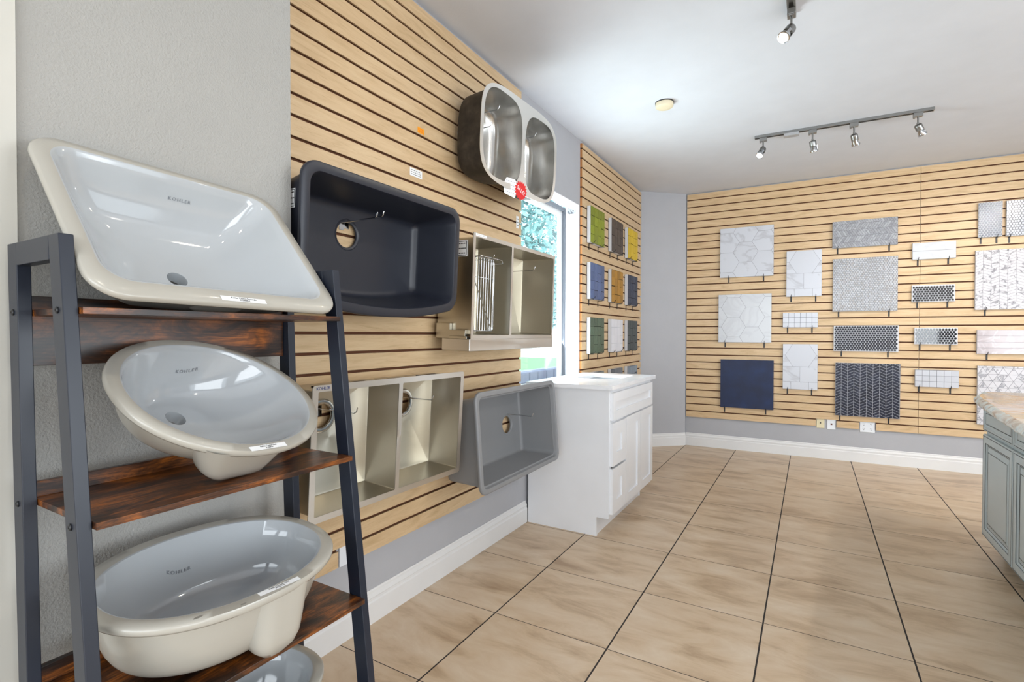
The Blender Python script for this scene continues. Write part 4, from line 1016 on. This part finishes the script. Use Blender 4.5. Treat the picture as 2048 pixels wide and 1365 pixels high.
def zel(nm, rgb, var=.18): return tile_mat('glazed_'+nm, rgb, None, var=var, rough=.4, coat=0, bump=.6)
ZC = [[('green', (138, 150, 32), 'olive green'), ('brown', (78, 66, 60), 'dark brown'), ('yellow', (214, 180, 12), 'bright yellow')],
      [('blue', (84, 104, 148), 'denim blue'), ('mustard', (176, 126, 30), 'mustard brown'), ('navy', (38, 52, 78), 'dark navy')],
      [('sage', (84, 104, 84), 'sage green'), ('white', (222, 222, 228), 'off white'), ('dark', (60, 72, 74), 'dark grey green')],
      [('stone', (150, 158, 160), 'grey'), ('slate', (110, 116, 124), 'slate grey'), ('mist', (132, 146, 160), 'pale blue grey')]]
YC = (3.880, 4.385, 4.855); ZR = (1.955, 1.500, 1.054, .605)
for r_ in range(4):
    for c_ in range(3):
        nm, rgb, word = ZC[r_][c_]
        rowl = ('top', 'second', 'third', 'lowest')[r_]; coll = ('left', 'middle', 'right')[c_]
        lab = '%s glazed tile sample right of the window, %s row, %s column' % (word, rowl, coll)
        board('tile_sample', lab, 'tile sample', 'coloured tile samples right of the window', (XS, YC[c_], ZR[r_]), PL, .318, .295, 'zellige', zel(nm, rgb, .04 if nm in ('yellow', 'white') else .16), M['grout_w'] if nm == 'white' else plain('grout_'+nm, tuple(int(v*.45) for v in rgb), .8), .0030, thick=.030, hlabel='%s tile sample, %s row, %s column' % (word, rowl, coll), hook=(.16, .80), hk='long')

# ------------------------------------------------------------------ wall plates on the far wall
def bplate(name, label, s0, s1, z0, z1, mat):
    c = BW((s0+s1)/2, -.018, (z0+z1)/2); o = empty(name, label, 'wall plate', c, BROT)
    w_, h = s1-s0, z1-z0; b = MB(); b.box(-w_/2, w_/2, -.006, -.0003, -h/2, h/2); b.build('cover', mat, o, bevel=.002); return o, w_, h
o, w_, h = bplate('cable_plate', 'ivory cable jack plate in a notch under the slat board', 1.237, 1.304, .296, .394, M['ivory'])
b = MB(); b.tube([(0, -.006, .003), (0, -.012, .003)], .006, 14); b.build('jack', M['black'], o)
o, w_, h = bplate('phone_plate', 'white phone jack plate with a dark red socket, beside the ivory plate', 1.326, 1.397, .291, .392, M['plate'])
b = MB(); b.box(-.007, .008, -.0075, -.006, -.006, .008); b.build('socket', plain('dark_red_socket', (92, 30, 24), .5), o)
o, w_, h = bplate('outlet_plate', 'white four socket power outlet plate under the navy chevron board', 1.592, 1.710, .290, .392, M['plate'])
for sx in (-.028, .028):
    for sz in (-.022, .022):
        b = MB(); b.prism(se(.0165, .0165, 3, sx, sz, 24), .006, .0078, frame=lambda x, z, y: (x, -y, z)); q = b.build('outlet', M['plate'], o)
        b = MB(); b.box(sx-.0075, sx-.0045, -.0083, -.0078, sz+.002, sz+.009); b.box(sx+.0045, sx+.0075, -.0083, -.0078, sz+.002, sz+.009); b.box(sx-.003, sx+.003, -.0083, -.0078, sz-.010, sz-.005); b.build('slot', M['black'], q)

# ------------------------------------------------------------------ ceiling: smoke detector, track lights
o = empty('smoke_detector', 'yellowed round smoke detector on the ceiling', 'smoke detector', (-.845, 3.445, CE))
b = MB(); b.lathe([(.0, -.0002), (.060, -.0002), (.060, -.006)], 48); b.lathe([(.060, -.006), (.0001, -.006)], 48); b.build('base', M['black'], o, smooth=40)
b = MB(); b.lathe([(.0575, -.0062), (.0575, -.020), (.055, -.030), (.048, -.035), (.020, -.037), (.0003, -.037)], 48); b.build('cover', M['detector'], o, smooth=40)
def emit(name, rgb, s):
    m, nt, b_ = newmat(name); b_.inputs['Emission Color'].default_value = (*rgb, 1); b_.inputs['Emission Strength'].default_value = s; b_.inputs['Base Color'].default_value = (.8, .8, .8, 1); return m
def track(name, label, A, B_, feed=None):
    A = Vector(A); B_ = Vector(B_); o = empty(name, label, 'track light', tuple(A), atan2(B_.y-A.y, B_.x-A.x)); L_ = (B_-A).length
    b = MB(); b.box(0, L_, -.018, -.010, -.020, -.0005); b.box(0, L_, .010, .018, -.020, -.0005); b.box(0, L_, -.010, .010, -.008, -.0005); b.box(-.004, 0, -.018, .018, -.021, -.0005); b.box(L_, L_+.004, -.018, .018, -.021, -.0005); b.build('rail', M['nickel'], o)
    if feed: b = MB(); b.box(feed-.05, feed+.05, -.026, .026, -.042, -.0204); b.build('power_feed', plain('grey_feed_cover', (160, 160, 162), .4), o, bevel=.002)
    return o
def head(loc, aim, label, on, color=(1, .97, .92), power=20, rail_dir=0, glow=30):
    x, y = loc; o = empty('spot_lamp', label, 'spotlight', (x, y, CE-.0204), rail_dir, 'small spotlights clipped to the ceiling tracks')
    b = MB(); b.box(-.026, .026, -.0175, .0175, -.026, -.0003); b.box(-.026, -.014, -.012, .012, -.033, -.026); b.build('adapter', M['nickel'], o, bevel=.001)
    b = MB(); b.tube([(0, 0, -.026), (0, 0, -.072)], .0055, 12); b.tube([(0, 0, -.068), (.0, .0, -.078)], .008, 12); b.build('stem', M['nickel'], o, smooth=50)
    d = (Matrix.Rotation(-rail_dir, 3, 'Z') @ Vector(aim)).normalized(); q = d.to_track_quat('Z', 'Y').to_matrix(); p0 = Vector((0, 0, -.082))-d*.004
    fr = lambda p: p0+q @ p
    b = MB(); b.lathe([(.0003, 0), (.017, 0), (.022, .004), (.023, .010), (.023, .040), (.021, .040), (.021, .006), (.0003, .004)], 28, frame=fr); b.build('housing', M['nickel'], o, smooth=50)
    b = MB()
    for k in range(3):
        a = 2*pi*k/3+.4; b.box(.0215, .0235, -.006, .006, .036, .078, mat=Matrix.Translation(p0) @ q.to_4x4() @ Matrix.Rotation(a, 4, 'Z'))
    b.build('arm', M['chrome'], o)
    b = MB(); b.lathe([(.012, .030), (.018, .048), (.024, .066), (.0245, .072), (.028, .074), (.028, .080), (.0235, .081), (.0235, .074)], 32, frame=fr); b.build('reflector', M['chrome'], o, smooth=50)
    b = MB(); b.lathe([(.0235, .0765), (.015, .079), (.0003, .080)], 32, frame=fr); b.build('lens', emit('lens_glow', color, glow) if on else plain('unlit_lens', (190, 196, 205), .1), o, smooth=50)
    if on:
        tip = Vector((x, y, CE-.0204))+Matrix.Rotation(rail_dir, 3, 'Z') @ (p0+q @ Vector((0, 0, .088)))
        lamp('SPOT', 'spot_beam', tip, tip+Vector(aim), power, color, spot_size=radians(95), spot_blend=.8, shadow_soft_size=.03)
    return o
track('ceiling_track', 'brushed nickel ceiling track running across in front of the far wall', (-.380, 4.385, CE), (.705, 4.425, CE), .245)
tr2 = atan2(.04, 1.085)
head((-.325, 4.39), (-.35, -.65, -1), 'lit white spotlight at the left end of the far ceiling track', True, (.95, .97, 1), 16, tr2, 6)
head((.003, 4.40), (.15, .35, -1), 'unlit spotlight, second from the left on the far ceiling track', False, rail_dir=tr2)
head((.258, 4.408), (.25, .75, -1), 'bluish spotlight, third from the left on the far ceiling track', True, (.92, .95, 1), 26, tr2, 12)
head((.622, 4.422), (.55, .65, -1), 'warm spotlight at the right end of the far ceiling track', True, (1, .86, .7), 28, tr2, 12)
track('ceiling_track', 'near ceiling track cut off by the top picture edge', (-.088, -.4, CE), (-.088, 2.80, CE))
head((-.088, 2.735), (-.55, -.75, -1), 'warm lit spotlight at the end of the near ceiling track', True, (1, .86, .66), 14, PL, 3.0)
head((-.088, 2.24), (-1.0, .0, -1.0), 'bright spotlight at the very top picture edge on the near ceiling track', True, (1, .93, .82), 7, PL)
head((-.088, 1.70), (-1.4, -.3, -1.0), 'spotlight on the near ceiling track above the picture, aimed at the sinks', True, (1, .90, .76), 6, PL)
head((-.088, .95), (-1.4, .1, -1.2), 'spotlight on the near ceiling track above the picture, aimed at the ladder shelf', True, (1, .90, .78), 2, PL)

track('ceiling_track', 'added unseen ceiling track beyond the right picture edge, carrying fill spotlights', (1.95, 1.8, CE), (1.95, 4.6, CE))  # unseen track and spots added to even out light towards the far wall
for yy, aim, pw, nm in ((4.3, (-.9, 1.0, -1.0), 45, 'far'), (3.3, (-1.0, 1.5, -1.1), 50, 'middle'), (2.3, (-.9, -.1, -1.3), 60, 'near')):
    head((1.95, yy), aim, '%s fill spotlight on the added right hand ceiling track outside the picture' % nm, True, (1, .92, .82), pw, PL)

head((-.088, .15), (-1.25, .45, -2.0), 'added unseen fill spotlight above the camera, aimed low at the ladder shelf', True, (1, .90, .74), 14, PL)  # extra spot added to brighten the lower part of the ladder shelf
